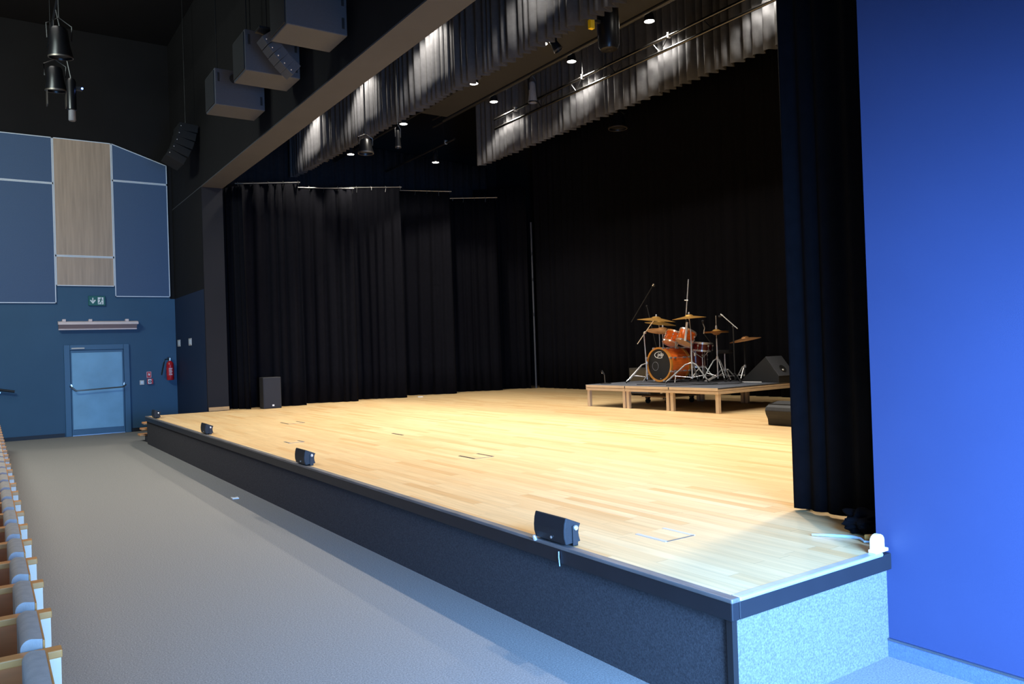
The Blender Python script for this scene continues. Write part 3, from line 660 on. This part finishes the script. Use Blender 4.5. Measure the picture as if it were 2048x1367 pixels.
tag(MB().tube([(1.19, .44, HS+.008), (1.25, .36, HS+.008), (1.3, .27, HS+.008), (1.29, .21, HS+.012), (1.26, .17, HS+.008), (1.29, .13, HS+.008)], [.005, .008, .009, .007, .006, .006], 8).build('blue_cable', 'cable', None, smooth=True), 'pale blue cable end lying near the white corner bracket', 'cable')
tag(MB().tube([(1.3, .19, HS+.02), (1.34, .1, HS+.026)], [.016, .024], 12).build('cable_connector', 'tan', None, smooth=True), 'tan connector on the boards behind the white corner bracket', 'connector')

# ------------------------------------------------------------------ speaker by wing curtain
t = thing('floor_loudspeaker', 'black upright loudspeaker on stage before the wing curtain', 'loudspeaker', (2.42, 14.4, HS))
MB().box((2.22, 14.22, HS), (2.6, 14.5, HS+.66)).build('cabinet', 'cab', t, bevel=.012)
MB().box((2.235, 14.213, HS+.03), (2.585, 14.22, HS+.635)).build('grille', 'grille', t)
MB().box((2.4, 14.208, HS+.05), (2.44, 14.213, HS+.085)).build('badge', 'white', t)

# wedge monitor on the floor, back towards the seats
t = thing('stage_monitor', 'black wedge monitor on stage floor beside the right curtain', 'loudspeaker', (5.95, 3.9, HS))
pr = [(5.78, 0), (5.77, .08), (5.735, .14), (5.72, .19), (5.74, .235), (5.79, .262), (6.0, .3), (6.2, .05), (6.2, 0)]
MB().prism([(x, 3.6, HS+z) for x, z in pr], (0, .68, 0)).build('cabinet', 'cab', t, bevel=.008)
MB().box((5.8, 3.6, HS+.268), (5.82, 4.28, HS+.275)).build('top_groove', 'matt', t)
MB().prism([(6.01, 3.64, HS+.292), (6.19, 3.64, HS+.07), (6.198, 3.64, HS+.075), (6.018, 3.64, HS+.298)], (0, .6, 0)).build('grille', 'grille', t)

# ------------------------------------------------------------------ riser
ZD = .942
def make_riser(label, loc):
    t = thing('stage_riser', label, 'platform', loc, 'drum riser platforms')
    MB().box((0, -.998, .372), (2.02, -.002, .394)).build('deck', 'deck', t, world=False)
    e = MB()
    for z0, z1, o in ((.345, .39, .0), (.295, .34, .006)):
        e.box((-.004+o, -.998, z0), (.05, -.002, z1)).box((1.97, -.998, z0), (2.024-o, -.002, z1)).box((.05, -.998, z0), (1.97, -.95, z1)).box((.05, -.05, z0), (1.97, -.002, z1))
    e.build('edge_frame', 'floor_tinted_alu', t, world=False, bevel=.003)
    for x in (.02, 1.935):
        for y in (-.985, -.075): MB().box((x, y, 0), (x+.06, y+.06, .296)).build('leg', 'floor_tinted_alu', t, world=False, bevel=.004)
    MB().box((-.008, -.015, .352), (0, .0, .385)).build('coupling', 'matt', t, world=False)
    return t
RZ = math.radians(2.2)
r0 = make_riser('left platform of the drum riser, under the desk microphone', (6.47, 8.80, HS)); r0.rotation_euler = (0, 0, RZ)
dup(r0, (6.47+.0384, 7.80, HS), 'middle platform of the drum riser, under the bass drum', rz=RZ)
dup(r0, (6.47+.0768, 6.80, HS), 'right platform of the drum riser, under the hi-hat stand', rz=RZ)
# dolly and case under it
t = thing('equipment_dolly', 'flat wooden dolly on black castors under the drum riser', 'dolly', (7.9, 8.1, HS))
MB().box((7.45, 7.72, HS+.125), (8.25, 8.38, HS+.15)).build('board', 'ply', t, bevel=.004)
for x in (7.53, 8.15):
    for y in (7.8, 8.3):
        o = MB().lathe([(0, -.018), (.045, -.018), (.05, -.01), (.05, .01), (.045, .018), (0, .018)], (x, y, HS+.05), (.4, 1, 0), 16).build('castor', 'rubber', t, smooth=True)
        MB().box((x-.03, y-.035, HS+.09), (x+.03, y+.035, HS+.125)).box((x-.012, y-.03, HS+.04), (x+.012, y-.022, HS+.1)).build('fork', 'black', o)

# ------------------------------------------------------------------ drum kit
def cymbal(mb_c, r, tilt_ax=(0, 0, 1), bell=.25):
    rb = r*bell
    pr = [(0, .0), (r, -.028*r/.2), (r, -.0255*r/.2), (r*.6, -.012*r/.2+.003), (rb, .003), (rb*.8, .02), (rb*.4, .032), (0, .034)]
    return MB().lathe(pr, mb_c, tilt_ax, 40)
def tripod(t, base, hubz, feet, rleg=.011, zd=ZD, footz=None):
    b = Vector(base)
    for f in feet:
        f = Vector((f[0], f[1], zd+.026)); h = Vector((b.x, b.y, hubz)); mid = h.lerp(f, .25)+Vector((0, 0, .05))
        l = MB().tube([h, mid, f], [rleg*.8, rleg, rleg], 8).build('leg', 'chrome', t, smooth=True)
        MB().tube([f+(h-f).normalized()*.05, f-Vector((0, 0, .006))], [.015, .017], 8).build('rubber_foot', 'rubber', l, smooth=True)
        q = Vector((b.x, b.y, zd+.1)); MB().tube([q, f.lerp(h, .33)], .006, 6).build('brace', 'chrome', t, smooth=True)
    MB().lathe([(.012, 0), (.022, 0), (.022, .05), (.012, .05)], (b.x, b.y, hubz-.025), n=14, closed=True).build('collar', 'chrome', t, smooth=True)
# bass drum (with mounted toms)
bx, by, bz, br = 7.45, 7.89, 1.268, .29
t = thing('bass_drum', 'amber bass drum with black front head and two mounted toms', 'drum', (bx+.22, by, ZD))
MB().lathe([(br-.006, 0), (br, 0), (br, .42), (br-.006, .42)], (bx+.02, by, bz), (1, 0, 0), 48, closed=True).build('shell', 'lacquer', t, smooth=True)
for x in (bx-.02, bx+.44): MB().lathe([(br-.01, 0), (br+.022, 0), (br+.022, .042), (br-.01, .042)], (x, by, bz), (1, 0, 0), 48, closed=True).build('hoop', 'hoopwood', t, smooth=True)
hd = MB().lathe([(0, 0), (br-.008, 0), (br-.008, .008), (0, .008)], (bx-.002, by, bz), (1, 0, 0), 48).build('front_head', 'head_black', t)
MB().lathe([(0, 0), (br-.008, 0), (br-.008, .008), (0, .008)], (bx+.445, by, bz), (1, 0, 0), 48).build('rear_head', 'head_clear', t)
MB().lathe([(.072, -.004), (.08, -.004), (.08, .001), (.072, .001)], (bx-.002, by+.10, bz-.03), (1, 0, 0), 32, closed=True).build('port_ring', 'grey_cab', hd)
MB().lathe([(0, 0), (.011, 0), (.011, .006), (0, .006)], (bx-.006, by-.03, bz-.255), (-1, 0, 0), 12).build('air_vent', 'chrome', hd)
# printed emblem: lower-case letters with a sweeping ring, on the head
def letters(txt, size, frame, name, m, parent):
    cu = bpy.data.curves.new(name, 'FONT'); cu.body = txt; cu.size = size; cu.extrude = .001; cu.align_x = 'CENTER'; cu.offset = size*.006; cu.shear = .2
    tmp = bpy.data.objects.new(name, cu); C.objects.link(tmp)
    dg = bpy.context.evaluated_depsgraph_get(); me = bpy.data.meshes.new_from_object(tmp.evaluated_get(dg))
    bpy.data.objects.remove(tmp); o = bpy.data.objects.new(name, me); C.objects.link(o)
    me.transform(frame); me.materials.clear(); me.materials.append(M[m]); o.parent = parent
    T = Vector((0, 0, 0)); p = parent
    while p is not None: T += p.location; p = p.parent
    me.transform(Matrix.Translation(-T)); return o
# frame: text x axis -> -Y, y axis -> Z, normal -> -X
FR = Matrix(((0, 0, -1, bx-.0045), (-1, 0, 0, by-.035), (0, 1, 0, bz+.15), (0, 0, 0, 1)))
letters('pdp', .1, FR, 'emblem_letters', 'white', hd)
e = MB(); n = 26; A = []; B_ = []
for k in range(n+1):
    a = math.radians(62+246*k/n); w = .009*math.sin(PI*min(1, (k+2)/(n*.55)) if k < n*.27 else PI/2)+.002
    A.append((bx-.005, by-.01-.125*math.cos(a), bz+.172+.062*math.sin(a))); B_.append((bx-.005, by-.01-(.125-w*1.3)*math.cos(a), bz+.172+(.062-w)*math.sin(a)))
for k in range(n): e.prism([A[k], A[k+1], B_[k+1], B_[k]], (-.0015, 0, 0))
e.build('emblem_ring', 'white', hd)
for k in range(8):
    a = 2*PI*(k+.5)/8; c, s = math.cos(a), math.sin(a)
    o = MB().tube([(bx-.03, by+(br+.03)*c, bz+(br+.03)*s), (bx+.47, by+(br+.03)*c, bz+(br+.03)*s)], .005, 6).build('tension_rod', 'chrome', t, smooth=True)
    q = MB()
    for x in (bx-.012, bx+.452): q.cbox((x, by+(br+.025)*c, bz+(br+.025)*s), (.05, .03, .03), None)
    q.cbox((bx+.1, by+(br+.02)*c, bz+(br+.02)*s), (.06, .03, .03)).cbox((bx+.34, by+(br+.02)*c, bz+(br+.02)*s), (.06, .03, .03)); q.build('claw', 'chrome', o, bevel=.005)
for sy in (-1, 1):
    o = MB().tube([(bx+.1, by+sy*.27, bz-.13), (bx+.03, by+sy*.36, bz-.2), (bx-.04, by+sy*.4, ZD+.012)], .008, 8).build('spur', 'chrome', t, smooth=True)
    MB().cbox((bx+.1, by+sy*.275, bz-.13), (.05, .04, .05)).build('spur_clamp', 'chrome', o, bevel=.006)
def add_tom(parent, c, r, h, ax, m, name='tom'):
    ax = Vector(ax).normalized(); c = Vector(c)
    o = MB().lathe([(r-.005, -h/2), (r, -h/2), (r, h/2), (r-.005, h/2)], c, ax, 36, closed=True).build(name, m, parent, smooth=True)
    for s in (-1, 1):
        MB().lathe([(r-.002, 0), (r+.011, 0), (r+.011, .03), (r-.002, .03)], c+ax*(s*(h/2)-.015), ax, 36, closed=True).build('rim', 'chrome', o, smooth=True)
        MB().lathe([(0, 0), (r, 0), (r, .004), (0, .004)], c+ax*(s*(h/2)), ax, 36).build('drumhead', 'head_clear', o)
    l = MB(); u = ax.cross(Vector((0, 0, 1))).normalized() if abs(ax.z) < .98 else Vector((1, 0, 0)); v = ax.cross(u)
    for k in range(6):
        d = u*math.cos(2*PI*(k+.3)/6)+v*math.sin(2*PI*(k+.3)/6)
        l.tube([c+d*(r+.012)-ax*(h/2), c+d*(r+.012)+ax*(h/2)], .004, 6); l.sphere(c+d*(r+.012)+ax*.03, .017); l.sphere(c+d*(r+.012)-ax*.05, .014)
    l.build('lugs', 'chrome', o, smooth=True); return o
add_tom(t, (7.72, 7.83, 1.735), .135, .2, (.55, .0, 1), 'lacquer')
add_tom(t, (7.74, 7.50, 1.74), .15, .21, (.55, -.05, 1), 'lacquer')
MB().tube([(7.66, 7.69, 1.55), (7.68, 7.68, 1.73)], .014, 8).tube([(7.68, 7.68, 1.7), (7.7, 7.83, 1.73)], .01, 8).tube([(7.68, 7.68, 1.7), (7.72, 7.5, 1.73)], .01, 8).build('tom_holder', 'chrome', t, smooth=True)
# floor tom
t = thing('floor_tom', 'dark red floor tom behind the amber bass drum', 'drum', (8.2, 7.72, ZD))
add_tom(t, (8.2, 7.72, 1.38), .2, .36, (0, 0, 1), 'maroon', 'shell')
for a in (.5, 2.6, 4.7):
    MB().tube([(8.2+.22*math.cos(a), 7.72+.22*math.sin(a), 1.45), (8.2+.22*math.cos(a), 7.72+.22*math.sin(a), 1.0), (8.2+.26*math.cos(a), 7.72+.26*math.sin(a), ZD+.006)], .007, 8).build('leg', 'chrome', t, smooth=True)
# snare on stand
sx, sy = 8.1, 7.46
t = thing('snare_drum', 'dark red snare drum on a tripod stand behind crash cymbal', 'drum', (sx, sy, ZD))
add_tom(t, (sx, sy, 1.56), .172, .13, (.06, -.1, 1), 'maroon', 'shell')
for a in (.4, 2.5, 4.6): MB().tube([(sx, sy, 1.36), (sx+.16*math.cos(a), sy+.16*math.sin(a), 1.475), (sx+.185*math.cos(a), sy+.185*math.sin(a), 1.51)], .008, 6).build('basket_arm', 'chrome', t, smooth=True)
MB().tube([(sx, sy, 1.02), (sx, sy, 1.37)], .012, 10).build('tube', 'chrome', t, smooth=True)
tripod(t, (sx, sy, 0), 1.2, [(sx-.24, sy+.1), (sx+.2, sy+.16), (sx+.03, sy-.26)])
# left boom crash
cx_, cy_ = 7.38, 8.14
t = thing('crash_cymbal_stand', 'bronze crash cymbal on angled boom stand, left of bass drum', 'cymbal', (cx_, cy_, ZD))
MB().tube([(cx_, cy_, 1.0), (cx_, cy_+.02, 1.4)], .014, 10).tube([(cx_, cy_+.02, 1.4), (cx_, cy_+.05, 1.86)], .011, 10).build('tube', 'chrome', t, smooth=True)
MB().tube([(cx_, 8.37, 1.65), (cx_, 8.16, 1.85), (cx_, 7.92, 2.07)], .009, 8).build('boom_arm', 'chrome', t, smooth=True)
cymbal((cx_, 7.86, 2.1), .34, (0.05, -.1, 1)).build('cymbal', 'brass', t, smooth=True)
MB().lathe([(0, 0), (.014, 0), (.018, .02), (.01, .045), (0, .045)], (cx_, 7.86, 2.125), n=10).build('wing_nut', 'chrome', t, smooth=True)
MB().sphere((cx_, 8.16, 1.855), .026).build('tilter', 'chrome', t)
tripod(t, (cx_, cy_, 0), 1.3, [(6.95, 8.24), (7.66, 8.46), (7.2, 8.46)], rleg=.012)
# straight crash behind it
t = thing('crash_cymbal_stand', 'bronze cymbal on straight stand overlapping the left crash', 'cymbal', (8.2, 8.62, ZD))
MB().tube([(8.2, 8.62, 1.0), (8.2, 8.62, 1.55)], .013, 10).tube([(8.2, 8.62, 1.5), (8.2, 8.62, 2.1)], .01, 10).build('tube', 'chrome', t, smooth=True)
cymbal((8.2, 8.58, 2.06), .3, (0.04, -.16, 1)).build('cymbal', 'brass', t, smooth=True)
MB().lathe([(0, 0), (.014, 0), (.018, .02), (.01, .045), (0, .045)], (8.2, 8.62, 2.1), n=10).build('wing_nut', 'chrome', t, smooth=True)
tripod(t, (8.2, 8.62, 0), 1.3, [(8.0, 8.5), (8.4, 8.5), (8.2, 8.74)])
# splash
t = thing('splash_cymbal_stand', 'tilted bronze cymbal with bell above the left tom', 'cymbal', (7.97, 8.3, ZD))
MB().tube([(7.97, 8.3, 1.0), (7.97, 8.3, 1.9)], .011, 10).build('tube', 'chrome', t, smooth=True)
cymbal((7.95, 8.28, 1.915), .3, (-.08, -.2, 1), .3).build('cymbal', 'darkbrass', t, smooth=True)
MB().lathe([(0, 0), (.013, 0), (.016, .02), (.008, .045), (0, .045)], (7.95, 8.275, 1.945), n=10).build('wing_nut', 'chrome', t, smooth=True)
tripod(t, (7.97, 8.3, 0), 1.25, [(8.1, 8.46), (8.12, 8.16), (7.84, 8.42)])
# right crash
cx_, cy_ = 7.5, 7.16
t = thing('crash_cymbal_stand', 'bronze crash cymbal on chrome tripod stand right of bass drum', 'cymbal', (cx_, cy_, ZD))
MB().tube([(cx_, cy_, 1.02), (cx_, cy_, 1.5)], .014, 10).tube([(cx_, cy_, 1.45), (cx_, cy_, 1.87)], .011, 10).tube([(cx_, cy_, 1.84), (cx_-.01, cy_+.02, 2.09)], .008, 8).build('tube', 'chrome', t, smooth=True)
cymbal((cx_-.01, cy_+.02, 2.1), .29, (-.05, .02, 1)).build('cymbal', 'brass', t, smooth=True)
MB().tube([(cx_-.03, cy_+.05, 2.0), (cx_-.05, cy_+.09, 1.68)], .019, 10).build('boom_tail', 'whitetrim', t, smooth=True)
MB().lathe([(0, 0), (.014, 0), (.018, .02), (.01, .045), (0, .045)], (cx_-.01, cy_+.02, 2.125), n=10).build('wing_nut', 'chrome', t, smooth=True)
MB().cbox((cx_+.02, cy_-.06, 1.44), (.03, .03, .06)).build('clamp', 'chrome', t, bevel=.006)
tripod(t, (cx_, cy_, 0), 1.3, [(7.15, 7.45), (7.62, 6.9), (7.86, 7.36)], rleg=.013)
# tall pole behind
t = thing('boom_pole_stand', 'tall bare silver pole rising above the right crash cymbal', 'stand', (8.25, 7.92, ZD))
MB().tube([(8.25, 7.97, ZD+.05), (8.25, 7.95, 2.2)], .011, 8).build('tube', 'matt', t, smooth=True)
MB().tube([(8.25, 7.97, 2.08), (8.25, 7.87, 2.82)], .012, 10).build('upper_pole', 'chrome', t, smooth=True)
MB().tube([(8.25, 7.9, 2.43), (8.25, 7.98, 2.44)], .012, 8).build('clamp', 'chrome', t)
tripod(t, (8.25, 7.97, 0), 1.2, [(8.1, 8.1), (8.45, 8.1), (8.38, 7.75)])
# hi-hat
hx, hy = 8.0, 7.03
t = thing('hi_hat_stand', 'pair of bronze hi-hat cymbals on chrome pedal stand', 'cymbal', (hx, hy, ZD))
MB().tube([(hx, hy, ZD+.06), (hx, hy, 1.7)], .013, 10).build('tube', 'chrome', t, smooth=True)
MB().tube([(hx, hy, 1.68), (hx, hy, 2.1)], .005, 8).build('pull_rod', 'chrome', t, smooth=True)
cymbal((hx, hy, 1.832), .215, (0, 0, 1), .32).build('top_cymbal', 'brass', t, smooth=True)
cymbal((hx, hy, 1.795), .215, (0, 0, -1), .32).build('bottom_cymbal', 'darkbrass', t, smooth=True)
MB().lathe([(0, 0), (.016, 0), (.02, .03), (.012, .07), (0, .07)], (hx, hy, 1.86), n=12).build('clutch', 'chrome', t, smooth=True)
MB().prism([(hx-.3, hy-.045, ZD+.02), (hx-.04, hy-.045, ZD+.1), (hx-.04, hy-.045, ZD+.115), (hx-.3, hy-.045, ZD+.035)], (0, .09, 0)).build('pedal', 'chrome', t, bevel=.004)
tripod(t, (hx, hy, 0), 1.36, [(hx-.16, hy+.22), (hx-.05, hy-.2), (hx+.24, hy-.02)])
# throne
t = thing('drum_throne', 'low dark drum stool with round thin seat behind hi-hat', 'stool', (8.33, 7.0, ZD))
MB().lathe([(0, 0), (.12, 0), (.14, .015), (.14, .05), (.12, .065), (0, .065)], (8.3, 7.12, 1.43), n=28).build('seat', 'matt', t, smooth=True)
MB().tube([(8.3, 7.12, ZD+.1), (8.3, 7.12, 1.44)], .013, 10).build('post', 'chrome', t, smooth=True)
tripod(t, (8.3, 7.12, 0), 1.14, [(8.14, 6.87), (8.46, 7.0), (8.24, 7.38)], rleg=.012)
# ride
t = thing('ride_cymbal_stand', 'large brownish ride cymbal tilted on dark stand, far right', 'cymbal', (8.42, 6.78, ZD))
MB().tube([(8.42, 6.78, ZD+.05), (8.42, 6.77, 1.66)], .012, 10).build('tube', 'matt', t, smooth=True)
cymbal((8.42, 6.76, 1.69), .27, (-.14, .08, 1)).build('cymbal', 'darkbrass', t, smooth=True)
tripod(t, (8.42, 6.78, 0), 1.2, [(8.24, 6.74), (8.5, 6.88), (8.36, 6.94)])
# microphones
def mic_stand(label, base, top, arm0, arm1, mt='matt', am='matt', mic=True):
    t = thing('microphone_stand', label, 'microphone stand', (base[0], base[1], ZD))
    MB().tube([(base[0], base[1], ZD+.03), top], .01, 8).build('tube', 'matt', t, smooth=True)
    MB().tube([arm0, arm1], .009, 8).build('boom_arm', am, t, smooth=True)
    MB().sphere(top, .022).build('clutch', 'matt', t)
    for a in (.3, 2.4, 4.5): MB().tube([(base[0], base[1], ZD+.16), (base[0]+.16*math.cos(a), base[1]+.16*math.sin(a), ZD+.012)], .008, 6).build('leg', 'matt', t, smooth=True)
    if mic:
        d = (Vector(arm0)-Vector(arm1)).normalized(); q = Vector(arm0)
        MB().tube([q, q+d*.05], .014, 8).build('mic_clip', 'chrome', t, smooth=True)
        MB().tube([q+d*.03-Vector((0, 0, .03)), q+d*.1-Vector((0, 0, .07))], [.016, .022], 10).build('microphone', 'matt', t, smooth=True)
    return t
mic_stand('black stand with short silver microphone boom near the ride cymbal', (7.98, 6.64), (7.98, 6.64, 1.89), (7.98, 6.86, 2.09), (7.98, 6.55, 1.855), am='chrome')
mic_stand('tall dark microphone boom stand behind the left crash cymbal', (8.36, 8.6+.1), (8.36, 9.2-.1, 2.4), (8.3, 8.86, 2.78), (8.3, 9.5, 2.1), mic=True)
t = thing('microphone_stand', 'slim black gooseneck microphone above the snare drum', 'microphone stand', (8.38, 7.45, ZD))
MB().tube([(8.38, 7.45, ZD+.02), (8.35, 7.45, 1.6), (8.2, 7.5, 1.8)], .008, 8).build('tube', 'matt', t, smooth=True)
MB().tube([(8.2, 7.5, 1.8), (8.15, 7.43, 1.9), (8.1, 7.42, 1.98)], .01, 8).build('gooseneck', 'chrome', t, smooth=True)
MB().tube([(8.1, 7.42, 1.98), (8.07, 7.4, 2.03)], [.014, .02], 8).build('microphone', 'matt', t, smooth=True)
MB().lathe([(0, 0), (.09, 0), (.09, .012), (.02, .025), (0, .025)], (8.38, 7.45, ZD), n=20).build('base', 'matt', t, smooth=True)
t = thing('desk_microphone_stand', 'short microphone stand on round base, left end of riser', 'microphone stand', (6.8, 8.66, ZD))
MB().lathe([(0, 0), (.1, 0), (.1, .01), (.02, .02), (0, .02)], (6.8, 8.62, ZD), n=24).build('base', 'matt', t, smooth=True)
MB().tube([(6.8, 8.64, ZD+.01), (6.8, 8.655, ZD+.17)], .008, 8).build('tube', 'rim', t, smooth=True)
MB().tube([(6.8, 8.655, ZD+.17), (6.77, 8.69, ZD+.24)], [.012, .02], 8).build('microphone', 'matt', t, smooth=True)
MB().sphere((6.78, 8.69, ZD+.2), .014).build('clip', 'chrome', t)
# amp behind
t = thing('guitar_amplifier', 'dark amplifier box on stage floor behind the riser, left of drums', 'amplifier', (9.1, 10, HS))
MB().box((8.95, 9.7, HS+.03), (9.3, 10.33, HS+.59)).build('cabinet', 'ampbox', t, bevel=.01)
MB().box((8.94, 9.74, HS+.23), (8.95, 10.29, HS+.55)).build('grille', 'ampgrille', t)
MB().box((8.938, 9.74, HS+.06), (8.95, 10.29, HS+.2)).build('lower_panel', 'deck', t)
for y in (9.76, 10.27): MB().box((8.97, y-.03, HS), (9.28, y+.03, HS+.03)).build('foot', 'rubber', t)

# drummer's wedge
t = thing('stage_monitor', 'black wedge monitor on the rear right of riser', 'loudspeaker', (8.35, 6.2, ZD))
pf = [(6.68, 0), (6.62, .03), (6.12, .42), (5.86, .1), (5.86, .0)]
MB().prism([(8.12, y, ZD+z) for y, z in pf], (.42, 0, 0)).build('cabinet', 'matt', t, bevel=.008)
MB().prism([(8.12, 6.115, ZD+.425), (8.12, 5.857, ZD+.105), (8.12, 5.85, ZD+.112), (8.12, 6.108, ZD+.432)], (.42, 0, 0)).build('baffle', 'box_cab', t, bevel=.004)
hn = Matrix.Translation((8.33, 5.94, ZD+.222)) @ Vector((0, 0, 0))
MB().lathe([(.0, 0), (.07, 0), (.07, .012), (.055, .012), (.03, .002), (0, .002)], hn, (0, -.77, .63), 20).build('horn', 'matt', t, smooth=True)
MB().sphere((8.3, 5.91, ZD+.205), .016).build('badge', 'white', t)
# rolled small white things by the wedge
tag(MB().lathe([(0, 0), (.05, 0), (.055, .03), (.03, .06), (0, .065)], (8.28, 6.52, ZD+.001), n=16).build('tape_roll', 'plate', None, smooth=True), 'small pale dome beside the wedge monitor on riser', 'tape')
tag(MB().tube([(8.0, 6.5, ZD+.008), (8.05, 6.15, ZD+.008)], .007, 8).build('drumstick', 'paper', None, smooth=True), 'pale stick lying on the riser before the wedge monitor', 'drumstick')
# cables on riser
for pts, lab in (([(6.75, 7.75, 0), (6.95, 7.45, 0), (7.1, 7.3, 0), (7.3, 7.1, 0), (7.25, 6.8, 0), (7.5, 6.6, 0)], 'black cable lying on the riser before the right crash stand'),
                 ([(6.7, 7.0, 0), (6.9, 6.9, 0), (7.2, 6.55, 0), (7.6, 6.3, 0), (7.9, 6.4, 0)], 'black cable lying along the right side of the riser')):
    tag(MB().tube([(x, y, ZD+.007) for x, y, z in pts], .006, 6).build('cable', 'rubber', None, smooth=True), lab, 'cable')
